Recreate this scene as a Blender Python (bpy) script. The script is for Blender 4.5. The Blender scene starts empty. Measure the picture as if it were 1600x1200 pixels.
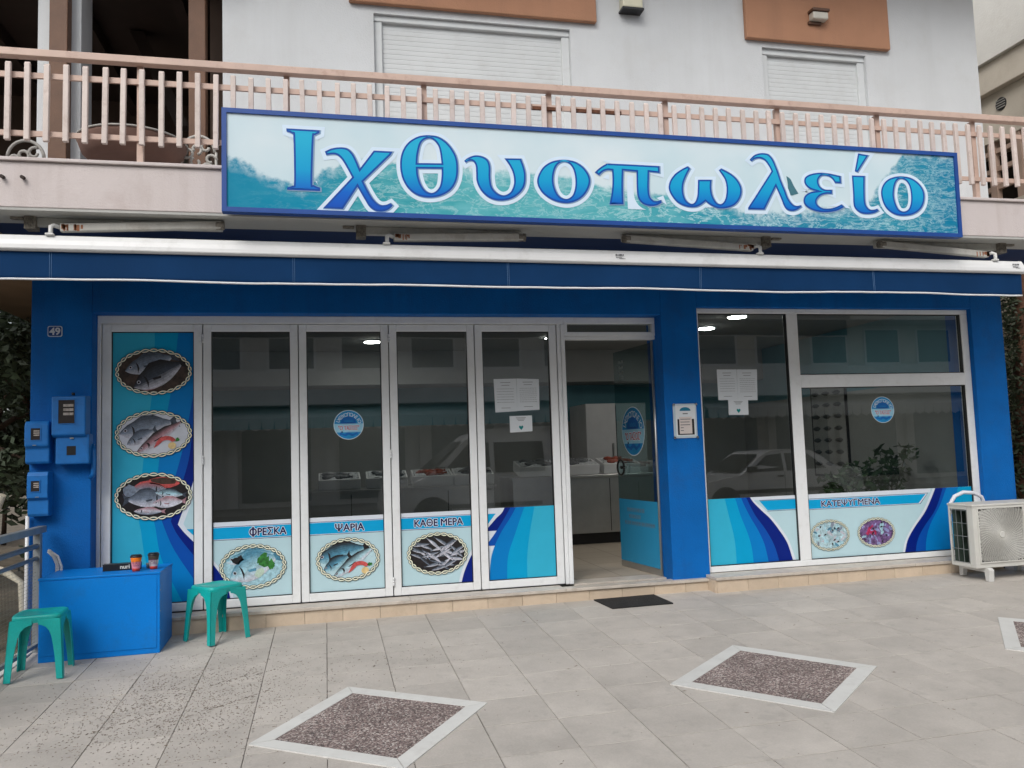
import bpy, math, random
from mathutils import Vector, Matrix
random.seed(7)
PI = math.pi
scene = bpy.context.scene
C = scene.collection

# ------------------------------------------------------------------ camera
cam_d = bpy.data.cameras.new('camera')
cam_d.sensor_width = 36.0
cam_d.lens = 36.0 * 1279.94 / 1600.0
cam_d.clip_start = 0.05
cam_d.clip_end = 1000.0
cam = bpy.data.objects.new('camera', cam_d)
C.objects.link(cam)
right = Vector((0.9749, -0.2201, -0.0333)); fwd = Vector((0.2221, 0.9717, 0.0803))
right.normalize(); fwd = (fwd - right * fwd.dot(right)).normalized(); upv = right.cross(fwd)
mw = Matrix((right, upv, -fwd)).transposed().to_4x4()
mw.translation = Vector((0.0, -6.985, 1.3484))
cam.matrix_world = mw
scene.camera = cam

# ------------------------------------------------------------------ sky, sun, exposure
SUN_EL, SUN_AZ = math.radians(42), math.radians(212)     # azimuth measured from +y, clockwise
world = bpy.data.worlds.new('World'); scene.world = world; world.use_nodes = True
wn = world.node_tree.nodes; wl = world.node_tree.links
for n in list(wn): wn.remove(n)
w_out = wn.new('ShaderNodeOutputWorld'); w_bg = wn.new('ShaderNodeBackground')
w_sky = wn.new('ShaderNodeTexSky'); w_sky.sky_type = 'NISHITA'; w_sky.sun_disc = False
w_sky.sun_elevation = SUN_EL; w_sky.sun_rotation = SUN_AZ
w_sky.air_density = 1.0; w_sky.dust_density = 3.0; w_sky.ozone_density = 1.0
w_hsv = wn.new('ShaderNodeHueSaturation'); w_hsv.inputs['Saturation'].default_value = 0.30
wl.new(w_sky.outputs[0], w_hsv.inputs['Color']); wl.new(w_hsv.outputs[0], w_bg.inputs[0])
w_bg.inputs[1].default_value = 0.14
wl.new(w_bg.outputs[0], w_out.inputs[0])
sun_d = bpy.data.lights.new('sun', 'SUN'); sun_d.energy = 1.1; sun_d.angle = math.radians(32)
sun_d.color = (1.0, 0.97, 0.93)
sun = bpy.data.objects.new('sun', sun_d); C.objects.link(sun)
sdir = Vector((math.sin(SUN_AZ) * math.cos(SUN_EL), math.cos(SUN_AZ) * math.cos(SUN_EL), math.sin(SUN_EL)))
sun.rotation_euler = sdir.to_track_quat('Z', 'Y').to_euler()
sun.location = sdir * 30
scene.view_settings.view_transform = 'Standard'
scene.view_settings.look = 'None'
scene.view_settings.gamma = 1.0
scene.view_settings.use_curve_mapping = False
scene.view_settings.exposure = 0.36
scene.cycles.max_bounces = 8
scene.cycles.transparent_max_bounces = 16

# ------------------------------------------------------------------ materials
MATS = {}
def srgb(r, g, b):
    f = lambda c: (c / 255 / 12.92) if c / 255 <= 0.04045 else ((c / 255 + 0.055) / 1.055) ** 2.4
    return (f(r), f(g), f(b))
def mat(name, col, rough=0.55, metal=0.0, var=0.08, vscale=3.0, bump=0.0, bscale=80.0, dirt=None, rand=0.0,
        spec=0.5, coat=0.0, emit=None, fine=0.0, fscale=120.0, stain=None, streak=None):
    """Principled material with tone variation, optional dirt patches, per object variation and fine relief."""
    if name in MATS: return MATS[name]
    m = bpy.data.materials.new(name); m.use_nodes = True; MATS[name] = m
    N = m.node_tree.nodes; L = m.node_tree.links
    b = N['Principled BSDF']
    b.inputs['Roughness'].default_value = rough; b.inputs['Metallic'].default_value = metal
    b.inputs['Specular IOR Level'].default_value = spec
    if coat: b.inputs['Coat Weight'].default_value = coat
    c4 = (*col, 1)
    tc = N.new('ShaderNodeTexCoord')
    vec = tc.outputs['Object']
    if rand:
        oi = N.new('ShaderNodeObjectInfo'); mu = N.new('ShaderNodeMath'); mu.operation = 'MULTIPLY'; mu.inputs[1].default_value = 37.0
        L.new(oi.outputs['Random'], mu.inputs[0]); va = N.new('ShaderNodeVectorMath'); va.operation = 'ADD'
        L.new(vec, va.inputs[0]); L.new(mu.outputs[0], va.inputs[1]); vec = va.outputs[0]
    cur = None
    def mix(kind, fac, a, bb):
        x = N.new('ShaderNodeMix'); x.data_type = 'RGBA'; x.blend_type = kind
        for s, v in ((0, fac), (6, a), (7, bb)):
            if hasattr(v, 'links') or isinstance(v, bpy.types.NodeSocket): L.new(v, x.inputs[s])
            else: x.inputs[s].default_value = v
        return x.outputs[2]
    def noise(scale, det=4, rgh=0.6):
        n = N.new('ShaderNodeTexNoise'); n.inputs['Scale'].default_value = scale
        n.inputs['Detail'].default_value = det; n.inputs['Roughness'].default_value = rgh
        L.new(vec, n.inputs['Vector']); return n.outputs[0]
    def rng(v, a, bb, c, d):
        n = N.new('ShaderNodeMapRange'); L.new(v, n.inputs[0])
        for i, q in enumerate((a, bb, c, d)): n.inputs[i + 1].default_value = q
        return n.outputs[0]
    cur = c4
    if var:
        lo = tuple(max(0, k * (1 - var)) for k in col) + (1,); hi = tuple(min(1, k * (1 + var)) for k in col) + (1,)
        cur = mix('MIX', rng(noise(vscale), 0.3, 0.7, 0, 1), lo, hi)
    if fine:
        lo = (1 - fine,) * 3 + (1,); hi = (1 + fine,) * 3 + (1,)
        cur = mix('MULTIPLY', 1.0, cur, mix('MIX', rng(noise(fscale, 2), 0.3, 0.7, 0, 1), lo, hi))
    if rand:
        cur = mix('MULTIPLY', 1.0, cur, mix('MIX', oi.outputs['Random'], (1 - rand,) * 3 + (1,), (1 + rand,) * 3 + (1,)))
    if dirt:
        dc, amt, ds = dirt
        cur = mix('MIX', rng(noise(ds, 8, 0.72), 0.52, 0.78, 0, amt), cur, (*dc, 1))
    if streak:
        mp_ = N.new('ShaderNodeMapping'); mp_.inputs['Scale'].default_value = (1, 1, 0.06); L.new(vec, mp_.inputs['Vector'])
        n = N.new('ShaderNodeTexNoise'); n.inputs['Scale'].default_value = streak[2]; n.inputs['Detail'].default_value = 6; n.inputs['Roughness'].default_value = 0.65
        L.new(mp_.outputs[0], n.inputs['Vector']); cur = mix('MIX', rng(n.outputs[0], 0.5, 0.75, 0, streak[1]), cur, (*streak[0], 1))
    if stain:
        ge = N.new('ShaderNodeNewGeometry'); sc_ = stain[2]
        for k, (lo_, hi_) in enumerate(((0.50, 0.72), (0.60, 0.66))):
            n = N.new('ShaderNodeTexNoise'); n.inputs['Scale'].default_value = sc_ * (1, 7)[k]; n.inputs['Detail'].default_value = (9, 3)[k]; n.inputs['Roughness'].default_value = 0.7
            L.new(ge.outputs['Position'], n.inputs['Vector']); cur = mix('MIX', rng(n.outputs[0], lo_, hi_, 0, stain[1] * (1, 0.55)[k]), cur, (*stain[0], 1))
    if isinstance(cur, bpy.types.NodeSocket): L.new(cur, b.inputs['Base Color'])
    else: b.inputs['Base Color'].default_value = cur
    if bump:
        bn = N.new('ShaderNodeBump'); bn.inputs['Strength'].default_value = bump; bn.inputs['Distance'].default_value = 0.01
        L.new(noise(bscale, 3), bn.inputs['Height']); L.new(bn.outputs[0], b.inputs['Normal'])
    if emit:
        b.inputs['Emission Color'].default_value = (*emit[0], 1); b.inputs['Emission Strength'].default_value = emit[1]
    return m

def glass_mat(name, tint, rough=0.0, refl=1.0):
    m = bpy.data.materials.new(name); m.use_nodes = True; MATS[name] = m
    N = m.node_tree.nodes; L = m.node_tree.links
    for n in list(N): N.remove(n)
    o = N.new('ShaderNodeOutputMaterial'); t = N.new('ShaderNodeBsdfTransparent'); t.inputs[0].default_value = (*tint, 1)
    g = N.new('ShaderNodeBsdfGlossy'); g.inputs['Roughness'].default_value = rough; g.inputs[0].default_value = (refl, refl, refl, 1)
    fr = N.new('ShaderNodeFresnel'); fr.inputs[0].default_value = 2.1
    # the pane is a thin slab without refraction: reflect on the face that is entered only
    ge = N.new('ShaderNodeNewGeometry'); fm = N.new('ShaderNodeMath'); fm.operation = 'SUBTRACT'; fm.inputs[0].default_value = 1.0; L.new(ge.outputs['Backfacing'], fm.inputs[1])
    fx = N.new('ShaderNodeMath'); fx.operation = 'MULTIPLY'; L.new(fr.outputs[0], fx.inputs[0]); L.new(fm.outputs[0], fx.inputs[1])
    mx = N.new('ShaderNodeMixShader'); L.new(fx.outputs[0], mx.inputs[0]); L.new(t.outputs[0], mx.inputs[1]); L.new(g.outputs[0], mx.inputs[2])
    L.new(mx.outputs[0], o.inputs[0])
    return m

BLUE = mat('blue_wall_paint', (0.002, 0.122, 0.43), 0.6, spec=0.15, var=0.18, vscale=1.1, bump=0.45, bscale=70, fine=0.08, dirt=((0.02, 0.085, 0.25), 0.6, 2.6), streak=((0.01, 0.07, 0.26), 0.5, 5.0))
BLUEBOX = mat('blue_lacquer', (0.001, 0.195, 0.64), 0.45, spec=0.2, var=0.08, vscale=2, fine=0.04, dirt=((0.02, 0.11, 0.30), 0.5, 4))
METER = mat('blue_meter_paint', (0.004, 0.135, 0.43), 0.42, var=0.1, vscale=8, dirt=((0.01, 0.06, 0.2), 0.5, 14))
WHITEWALL = mat('white_render', (0.60, 0.622, 0.635), 0.8, var=0.05, vscale=0.9, bump=0.35, bscale=90, streak=((0.47, 0.48, 0.48), 0.35, 3.0), dirt=((0.5, 0.5, 0.48), 0.35, 2.5))
PINK = mat('pink_fascia', (0.58, 0.52, 0.505), 0.75, var=0.07, vscale=1.2, bump=0.3, bscale=90, streak=((0.40, 0.33, 0.30), 0.5, 4.0), dirt=((0.38, 0.29, 0.26), 0.4, 3))
SOFFIT = mat('grey_soffit', (0.42, 0.42, 0.40), 0.8, var=0.1, vscale=2, bump=0.2, dirt=((0.25, 0.24, 0.22), 0.5, 4))
NAVYSOF = mat('navy_soffit', (0.004, 0.022, 0.09), 0.7, var=0.1)
ORANGE = mat('terracotta_render', (0.40, 0.205, 0.120), 0.8, var=0.08, vscale=1.5, bump=0.45, bscale=90, streak=((0.30, 0.16, 0.10), 0.5, 4.0))
RAILP = mat('salmon_rail_paint', (0.55, 0.40, 0.33), 0.5, var=0.08, vscale=5, dirt=((0.25, 0.12, 0.08), 0.5, 12))
BALP = mat('pale_baluster_paint', (0.62, 0.53, 0.485), 0.5, var=0.08, vscale=6, rand=0.06, dirt=((0.30, 0.19, 0.15), 0.5, 14))
RUST = mat('rust', (0.13, 0.05, 0.025), 0.85, var=0.4, vscale=30, bump=0.5)
SHUT = mat('white_shutter', (0.60, 0.625, 0.63), 0.5, var=0.05, vscale=2, dirt=((0.45, 0.45, 0.43), 0.4, 6))
ALU = mat('white_aluminium', (0.78, 0.80, 0.81), 0.38, var=0.05, vscale=2, dirt=((0.45, 0.44, 0.40), 0.3, 10))
ALUD = mat('dark_gasket', (0.012, 0.013, 0.014), 0.5, var=0)
GLASS = glass_mat('window_glass', (0.80, 0.83, 0.83), 0.0, 0.95)
LEAFGL = glass_mat('door_leaf_glass', (0.62, 0.74, 0.75), 0.0, 0.9)
AWNBAR = mat('white_awning_bar', (0.72, 0.725, 0.72), 0.4, var=0.05, vscale=2, dirt=((0.4, 0.39, 0.36), 0.4, 6))
AWN = mat('navy_canvas', (0.005, 0.034, 0.105), 0.8, spec=0.1, var=0.16, vscale=1.4, bump=0.2, bscale=400, fine=0.08, fscale=300)
HEM = mat('white_hem', (0.72, 0.73, 0.75), 0.7, var=0.05)
SEAM = mat('seam_thread', (0.10, 0.20, 0.36), 0.8, var=0.1)
TUBEP = mat('aged_white_batten', (0.50, 0.49, 0.45), 0.55, var=0.1, vscale=10, dirt=((0.22, 0.15, 0.10), 0.5, 9))
TUBEEND = mat('grimy_lamp_holder', (0.20, 0.18, 0.15), 0.7, var=0.5, vscale=40, dirt=((0.05, 0.035, 0.025), 0.9, 30))
TEAL = mat('teal_stool_plastic', (0.006, 0.40, 0.37), 0.42, var=0.1, vscale=6, fine=0.06, dirt=((0.03, 0.24, 0.2), 0.55, 12), bump=0.05)
MARBLE = mat('sill_marble', (0.52, 0.47, 0.41), 0.4, var=0.14, vscale=6, dirt=((0.28, 0.22, 0.17), 0.7, 14))
RISER = mat('cream_riser_tile', (0.56, 0.455, 0.345), 0.35, var=0.07, vscale=7, rand=0.07, dirt=((0.36, 0.26, 0.17), 0.5, 9))
GROUT = mat('dark_grout', (0.105, 0.095, 0.085), 0.95, var=0.3, vscale=14)
PAVE = mat('pavement_tile', (0.455, 0.422, 0.382), 0.72, var=0.09, vscale=3.5, rand=0.065, bump=0.25, bscale=60, fine=0.05, fscale=90, dirt=((0.27, 0.245, 0.22), 0.35, 3.2), stain=((0.30, 0.28, 0.255), 0.5, 0.9))
PAVEW = mat('white_border_stone', (0.60, 0.60, 0.575), 0.6, var=0.05, vscale=5, rand=0.04, dirt=((0.42, 0.40, 0.37), 0.5, 9))
MATM = mat('door_mat', (0.018, 0.018, 0.018), 0.95, var=0.4, vscale=40, bump=1.0, bscale=260)
BLACK = mat('black_plastic', (0.012, 0.012, 0.013), 0.35, var=0.1)
CHROME = mat('chrome', (0.7, 0.7, 0.7), 0.15, metal=1.0, var=0)
STEEL = mat('stainless_steel', (0.48, 0.48, 0.47), 0.33, metal=0.85, var=0.1, vscale=3)
GALV = mat('galvanised_steel', (0.27, 0.29, 0.30), 0.5, metal=0.45, var=0.12, vscale=9)
WOOD = mat('brown_wood', (0.13, 0.062, 0.032), 0.6, var=0.25, vscale=3, bump=0.2)
WOODD = mat('dark_wood', (0.035, 0.022, 0.016), 0.7, var=0.25, vscale=2)
PAPER = mat('paper', (0.62, 0.66, 0.69), 0.7, var=0.03)
INK = mat('grey_ink', (0.13, 0.14, 0.15), 0.7, var=0.1)
ACW = mat('ac_casing', (0.55, 0.545, 0.51), 0.45, var=0.05, vscale=4, dirt=((0.32, 0.29, 0.24), 0.4, 9))
ACD = mat('ac_dark', (0.02, 0.02, 0.02), 0.6, var=0.1)
ACFIN = mat('ac_fins', (0.05, 0.075, 0.06), 0.5, metal=0.3, var=0.4, vscale=8)
BARK = mat('bark', (0.055, 0.033, 0.022), 0.9, var=0.4, vscale=9, bump=1.0, bscale=25)
BARKR = mat('reddish_bark', (0.075, 0.034, 0.019), 0.9, var=0.45, vscale=7, bump=1.0, bscale=20)
LEAF = mat('foliage', (0.045, 0.070, 0.030), 0.6, var=0.4, vscale=2.5)
LEAFD = mat('dark_foliage', (0.030, 0.046, 0.022), 0.6, var=0.4, vscale=2.5)
LEAFP = mat('house_plant_leaf', (0.05, 0.10, 0.035), 0.45, var=0.3, vscale=9)
SOIL = mat('garden_soil', (0.13, 0.105, 0.075), 0.95, var=0.35, vscale=5, bump=0.8, bscale=18, dirt=((0.06, 0.07, 0.03), 0.8, 2))
ASPH = mat('asphalt', (0.055, 0.055, 0.056), 0.9, var=0.2, vscale=2, bump=0.6, bscale=200)
CONC = mat('concrete', (0.33, 0.32, 0.30), 0.85, var=0.12, vscale=2, bump=0.3)
CREAM = mat('cream_stucco', (0.60, 0.54, 0.45), 0.85, var=0.08, vscale=1.2, bump=0.3, bscale=50, dirt=((0.42, 0.36, 0.28), 0.5, 2.5))
CREAMW = mat('white_stucco', (0.68, 0.66, 0.61), 0.85, var=0.07, vscale=1.5, bump=0.4, bscale=40, dirt=((0.52, 0.48, 0.42), 0.5, 2.5))
INWALL = mat('interior_teal_wall', (0.13, 0.31, 0.37), 0.7, var=0.06)
INTILE = mat('interior_wall_tile', (0.36, 0.37, 0.36), 0.3, var=0.05)
INCEIL = mat('interior_ceiling', (0.30, 0.31, 0.31), 0.8, var=0.04)
INFLOOR = mat('interior_floor_tile', (0.42, 0.36, 0.29), 0.4, var=0.08, vscale=2)
LAMPON = mat('lit_diffuser', (1, 1, 1), 0.5, var=0, emit=((1.0, 0.96, 0.88), 75.0))
FOAM = mat('polystyrene', (0.66, 0.67, 0.68), 0.8, var=0.04)
ICE = mat('crushed_ice', (0.55, 0.58, 0.60), 0.35, var=0.35, vscale=40, bump=0.8, bscale=60)
FISHD = mat('market_fish', (0.16, 0.17, 0.18), 0.3, var=0.5, vscale=25)
FISHR = mat('red_mullet', (0.34, 0.09, 0.06), 0.3, var=0.4, vscale=25)
CARW = mat('white_car_paint', (0.78, 0.79, 0.79), 0.25, var=0.02, coat=0.6)
CARG = mat('car_glass', (0.015, 0.018, 0.02), 0.08, var=0)
TYRE = mat('tyre', (0.015, 0.015, 0.015), 0.85, var=0.1)

# printed colours of the window films
def ink(n, r, g, b, var=0.03, rough=0.4): return mat('print_' + n, srgb(r, g, b), rough, var=var, vscale=6, spec=0.2)
P1 = ink('pale_teal', 52, 172, 205); P2 = ink('cyan', 0, 156, 205); P3 = ink('mid_blue', 0, 122, 195)
P4 = ink('royal_blue', 8, 78, 170); P5 = ink('navy', 4, 32, 122); PW = ink('white', 214, 222, 232)
PBG = ink('ice_blue', 182, 212, 220); PBAND = ink('band_cyan', 8, 160, 214); PLINE = ink('line_navy', 20, 40, 100)
PTXT = ink('text_navy', 22, 20, 74); PROPE = ink('rope_cream', 232, 234, 214, 0.06); PROPED = ink('rope_edge', 30, 40, 34)
FB = mat('print_fish_back', srgb(62, 70, 82), 0.35, var=0.55, vscale=45); FM = mat('print_fish_side', srgb(122, 134, 150), 0.35, var=0.4, vscale=50)
FL = mat('print_fish_belly', srgb(190, 190, 200), 0.35, var=0.25, vscale=50); FK = mat('print_fish_dark', srgb(30, 26, 28), 0.35, var=0.6, vscale=40)
FBR = mat('print_photo_brown', srgb(66, 50, 42), 0.35, var=0.6, vscale=25); FRED = mat('print_prawn_red', srgb(196, 84, 82), 0.35, var=0.4, vscale=45)
FLEM = mat('print_lemon', srgb(222, 196, 140), 0.35, var=0.15, vscale=40); FGR = mat('print_parsley', srgb(52, 120, 52), 0.35, var=0.6, vscale=40)
FPL = mat('print_plate', srgb(206, 210, 220), 0.35, var=0.08, vscale=15); FPK = mat('print_pink_fish', srgb(170, 128, 136), 0.35, var=0.4, vscale=40)
FBL = mat('print_blue_fish', srgb(76, 134, 160), 0.35, var=0.45, vscale=40); FPB = mat('print_pale_blue_fish', srgb(160, 200, 212), 0.35, var=0.3, vscale=40)
FSQ = mat('print_squid', srgb(168, 196, 204), 0.35, var=0.45, vscale=38); FOC = mat('print_octopus', srgb(110, 84, 130), 0.35, var=0.7, vscale=38)
FOR_ = mat('print_octopus_red', srgb(165, 40, 82), 0.35, var=0.6, vscale=38); FLI = mat('print_lilac', srgb(140, 146, 190), 0.35, var=0.5, vscale=38)

# ------------------------------------------------------------------ mesh helpers
OFF = {}
class MB:
    """Collects faces in world coordinates; build() links them as one mesh object."""
    def __init__(s): s.v = []; s.f = []; s.m = []; s.s = []
    def face(s, idx, m=None, sm=False): s.f.append(tuple(idx)); s.m.append(m); s.s.append(sm)
    def add(s, pts, faces, m=None, sm=False):
        o = len(s.v); s.v += [tuple(p) for p in pts]
        for f in faces: s.face([i + o for i in f], m, sm)
        return s
    def box(s, x0, x1, y0, y1, z0, z1, m=None):
        p = [(x, y, z) for z in (z0, z1) for y in (y0, y1) for x in (x0, x1)]
        return s.add(p, [(0, 2, 3, 1), (4, 5, 7, 6), (0, 1, 5, 4), (1, 3, 7, 5), (3, 2, 6, 7), (2, 0, 4, 6)], m)
    def prism(s, pts, a, b, axis='y', m=None, sm=False):
        """Extrude a closed 2D outline: axis y -> (x,z), x -> (y,z), z -> (x,y)."""
        n = len(pts)
        mk = {'y': lambda p, t: (p[0], t, p[1]), 'x': lambda p, t: (t, p[0], p[1]), 'z': lambda p, t: (p[0], p[1], t)}[axis]
        P = [mk(p, a) for p in pts] + [mk(p, b) for p in pts]
        o = len(s.v); s.v += P
        s.face([o + i for i in range(n)], m); s.face([o + n + i for i in reversed(range(n))], m)
        for i in range(n):
            j = (i + 1) % n; s.face((o + i, o + n + i, o + n + j, o + j), m, sm)
        return s
    def tube(s, pts, r, seg=8, m=None, cap=True):
        pts = [Vector(p) for p in pts]; rs = r if isinstance(r, (list, tuple)) else [r] * len(pts)
        o = len(s.v); prev = None
        for i, p in enumerate(pts):
            d = (pts[min(i + 1, len(pts) - 1)] - pts[max(i - 1, 0)]).normalized()
            a = prev if prev is not None else (Vector((0, 0, 1)) if abs(d.z) < 0.9 else Vector((1, 0, 0)))
            u = (a - d * a.dot(d)).normalized(); prev = u; w = d.cross(u)
            for k in range(seg):
                t = 2 * PI * k / seg; s.v.append(tuple(p + (u * math.cos(t) + w * math.sin(t)) * rs[i]))
        for i in range(len(pts) - 1):
            for k in range(seg):
                k2 = (k + 1) % seg
                s.face((o + i * seg + k, o + i * seg + k2, o + (i + 1) * seg + k2, o + (i + 1) * seg + k), m, True)
        if cap:
            s.face([o + k for k in reversed(range(seg))], m); e = o + (len(pts) - 1) * seg; s.face([e + k for k in range(seg)], m)
        return s
    def lathe(s, prof, c, seg=24, ms=None, axis='z'):
        """prof: (radius, height) pairs; ms: material for each band."""
        o = len(s.v)
        for r, h in prof:
            for k in range(seg):
                t = 2 * PI * k / seg; a, b = r * math.cos(t), r * math.sin(t)
                s.v.append((c[0] + a, c[1] + b, c[2] + h) if axis == 'z' else (c[0] + a, c[1] + h, c[2] + b))
        for i in range(len(prof) - 1):
            mm = ms[i] if isinstance(ms, list) else ms
            for k in range(seg):
                k2 = (k + 1) % seg; s.face((o + i * seg + k, o + i * seg + k2, o + (i + 1) * seg + k2, o + (i + 1) * seg + k), mm, True)
        s.face([o + k for k in reversed(range(seg))], ms[0] if isinstance(ms, list) else ms)
        e = o + (len(prof) - 1) * seg; s.face([e + k for k in range(seg)], ms[-1] if isinstance(ms, list) else ms)
        return s
    def flat(s, pts, y, m):
        """A flat printed outline in the plane y (faces -y)."""
        return s.add([(p[0], y, p[1]) for p in pts], [tuple(range(len(pts)))], m)
    def mesh2(s, vf, y, m, ox=0, oz=0, rot=0, sc=1):
        V, F = vf; c, q = math.cos(rot) * sc, math.sin(rot) * sc
        return s.add([(ox + c * a - q * b, y, oz + q * a + c * b) for a, b in V], F, m)
    def build(s, name, m=None, parent=None, loc=None, bevel=0.0, seg=2):
        me = bpy.data.meshes.new(name)
        off = OFF[parent.name] if parent else Vector(loc or (0, 0, 0))
        me.from_pydata([(a - off.x, b - off.y, c - off.z) for a, b, c in s.v], [], s.f)
        slots = []
        for i, q in enumerate(s.m):
            q = q or m
            if q not in slots: slots.append(q); me.materials.append(q)
            me.polygons[i].material_index = slots.index(q); me.polygons[i].use_smooth = s.s[i]
        me.update()
        o = bpy.data.objects.new(name, me); C.objects.link(o)
        if parent: o.parent = parent; OFF[o.name] = off.copy()
        else: o.location = off; OFF[o.name] = off.copy()
        if bevel:
            bv = o.modifiers.new('bevel', 'BEVEL'); bv.width = bevel; bv.segments = seg; bv.limit_method = 'ANGLE'; bv.angle_limit = 0.7
            bv.harden_normals = False
        return o
def tag(o, label=None, cat=None, group=None, kind=None):
    if label: o['label'] = label
    if cat: o['category'] = cat
    if group: o['group'] = group
    if kind: o['kind'] = kind
    return o
def thing(name, loc, label, cat, group=None, kind=None):
    o = bpy.data.objects.new(name, None); C.objects.link(o); o.location = loc; o.empty_display_size = 0.1
    OFF[o.name] = Vector(loc); return tag(o, label, cat, group, kind)
def struct(name, loc=(0, 0, 0)):
    o = bpy.data.objects.new(name, None); C.objects.link(o); o.location = loc; o['kind'] = 'structure'; OFF[o.name] = Vector(loc); return o
def copy_tree(o, parent=None):
    c = o.copy(); C.objects.link(c); c.parent = parent
    for ch in o.children: copy_tree(ch, c)
    return c
def smooth_curve(pts, n=6, closed=True):
    """Catmull-Rom through points; a third value marks a corner."""
    N = len(pts); out = []
    for i in range(N if closed else N - 1):
        p1 = pts[i]; p2 = pts[(i + 1) % N]
        p0 = p1 if len(p1) > 2 else pts[(i - 1) % N] if closed or i else p1
        p3 = p2 if len(p2) > 2 else pts[(i + 2) % N] if closed or i + 2 < N else p2
        if len(p1) > 2 and len(p2) > 2: out.append(p1[:2]); continue
        for k in range(n):
            t = k / n; q = []
            for a in (0, 1):
                q.append(0.5 * (2 * p1[a] + (p2[a] - p0[a]) * t + (2 * p0[a] - 5 * p1[a] + 4 * p2[a] - p3[a]) * t * t + (3 * p1[a] - p0[a] - 3 * p2[a] + p3[a]) * t ** 3))
            out.append(tuple(q))
    if not closed: out.append(tuple(pts[-1][:2]))
    return out
def curve_eval(cu):
    o = bpy.data.objects.new('tmp', cu); C.objects.link(o); bpy.context.view_layer.update()
    me = bpy.data.meshes.new_from_object(o.evaluated_get(bpy.context.evaluated_depsgraph_get()))
    V = [(v.co.x, v.co.y) for v in me.vertices]; F = [tuple(p.vertices) for p in me.polygons]
    bpy.data.objects.remove(o); bpy.data.curves.remove(cu); bpy.data.meshes.remove(me)
    return V, F
def text2(s, size=1.0, offset=0.0, width=None):
    """Text as 2D faces, centred on its own box."""
    cu = bpy.data.curves.new('t', 'FONT'); cu.body = s; cu.size = size; cu.offset = offset; cu.resolution_u = 4
    V, F = curve_eval(cu)
    if not V: return V, F
    xs = [v[0] for v in V]; zs = [v[1] for v in V]; cx = (min(xs) + max(xs)) / 2; cz = (min(zs) + max(zs)) / 2
    k = width / (max(xs) - min(xs)) if width else 1
    return [((a - cx) * k, (b - cz)) for a, b in V], F
def outline2(loops, offset=0.0):
    cu = bpy.data.curves.new('c', 'CURVE'); cu.dimensions = '2D'; cu.fill_mode = 'FRONT'; cu.offset = offset
    for pts in loops:
        sp = cu.splines.new('POLY'); sp.points.add(len(pts) - 1)
        for p, q in zip(sp.points, pts): p.co = (q[0], q[1], 0, 1)
        sp.use_cyclic_u = True
    return curve_eval(cu)
def ell(cx, cz, a, b, n=40, rot=0): return [(cx + a * math.cos(2 * PI * k / n) * math.cos(rot) - b * math.sin(2 * PI * k / n) * math.sin(rot), cz + a * math.cos(2 * PI * k / n) * math.sin(rot) + b * math.sin(2 * PI * k / n) * math.cos(rot)) for k in range(n)]
def clip(sub, con):
    """Clip polygon sub by convex counter-clockwise polygon con."""
    out = list(sub)
    for i in range(len(con)):
        ax, az = con[i]; bx, bz = con[(i + 1) % len(con)]
        side = lambda p: (bx - ax) * (p[1] - az) - (bz - az) * (p[0] - ax)
        src = out; out = []
        for k in range(len(src)):
            p, q = src[k], src[(k + 1) % len(src)]; sp, sq = side(p), side(q)
            if sp >= 0: out.append(p)
            if (sp >= 0) != (sq >= 0):
                t = sp / (sp - sq); out.append((p[0] + (q[0] - p[0]) * t, p[1] + (q[1] - p[1]) * t))
        if len(out) < 3: return []
    return out
def gz(x, y): return 0.0075 * x + 0.0365 * max(y, -4.4)

# ================================================================== THE SETTING
ground = MB().add([(-300, -300, -0.75), (300, -300, -0.75), (300, 300, -0.75), (-300, 300, -0.75)], [(0, 1, 2, 3)]).build('ground', SOIL)
ground['kind'] = 'structure'
road = MB().box(-80, 80, -15.5, -8.3, -0.70, -0.28).build('road', ASPH); road['kind'] = 'structure'
far_pave = MB().box(-80, 80, -18.6, -15.5, -0.70, -0.15).build('far_pavement', CONC); far_pave['kind'] = 'structure'
mb = MB()
for i in range(40): mb.box(-20 + i, -20 + i + 0.99, -8.42, -8.30, -0.74, -0.155)
kerb = mb.build('road_kerb', CONC, bevel=0.012); kerb['kind'] = 'structure'
# garden soil beside the ramp fence, rising unevenly to the back
mb = MB(); nx, ny = 26, 40; V = []
for j in range(ny + 1):
    for i in range(nx + 1):
        x = -14 + (14 - 2.26) * i / nx; y = -6 + 18 * j / ny
        V.append((x, y, -0.32 + 0.05 * math.sin(x * 2.1 + y) + 0.04 * math.sin(y * 3.3 - x * 1.7) + max(0, y - 1) * 0.03 + random.uniform(-.02, .02)))
F = [(j * (nx + 1) + i, j * (nx + 1) + i + 1, (j + 1) * (nx + 1) + i + 1, (j + 1) * (nx + 1) + i) for j in range(ny) for i in range(nx)]
soil = mb.add(V, F, SOIL, True).build('garden_soil'); soil['kind'] = 'structure'

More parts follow.
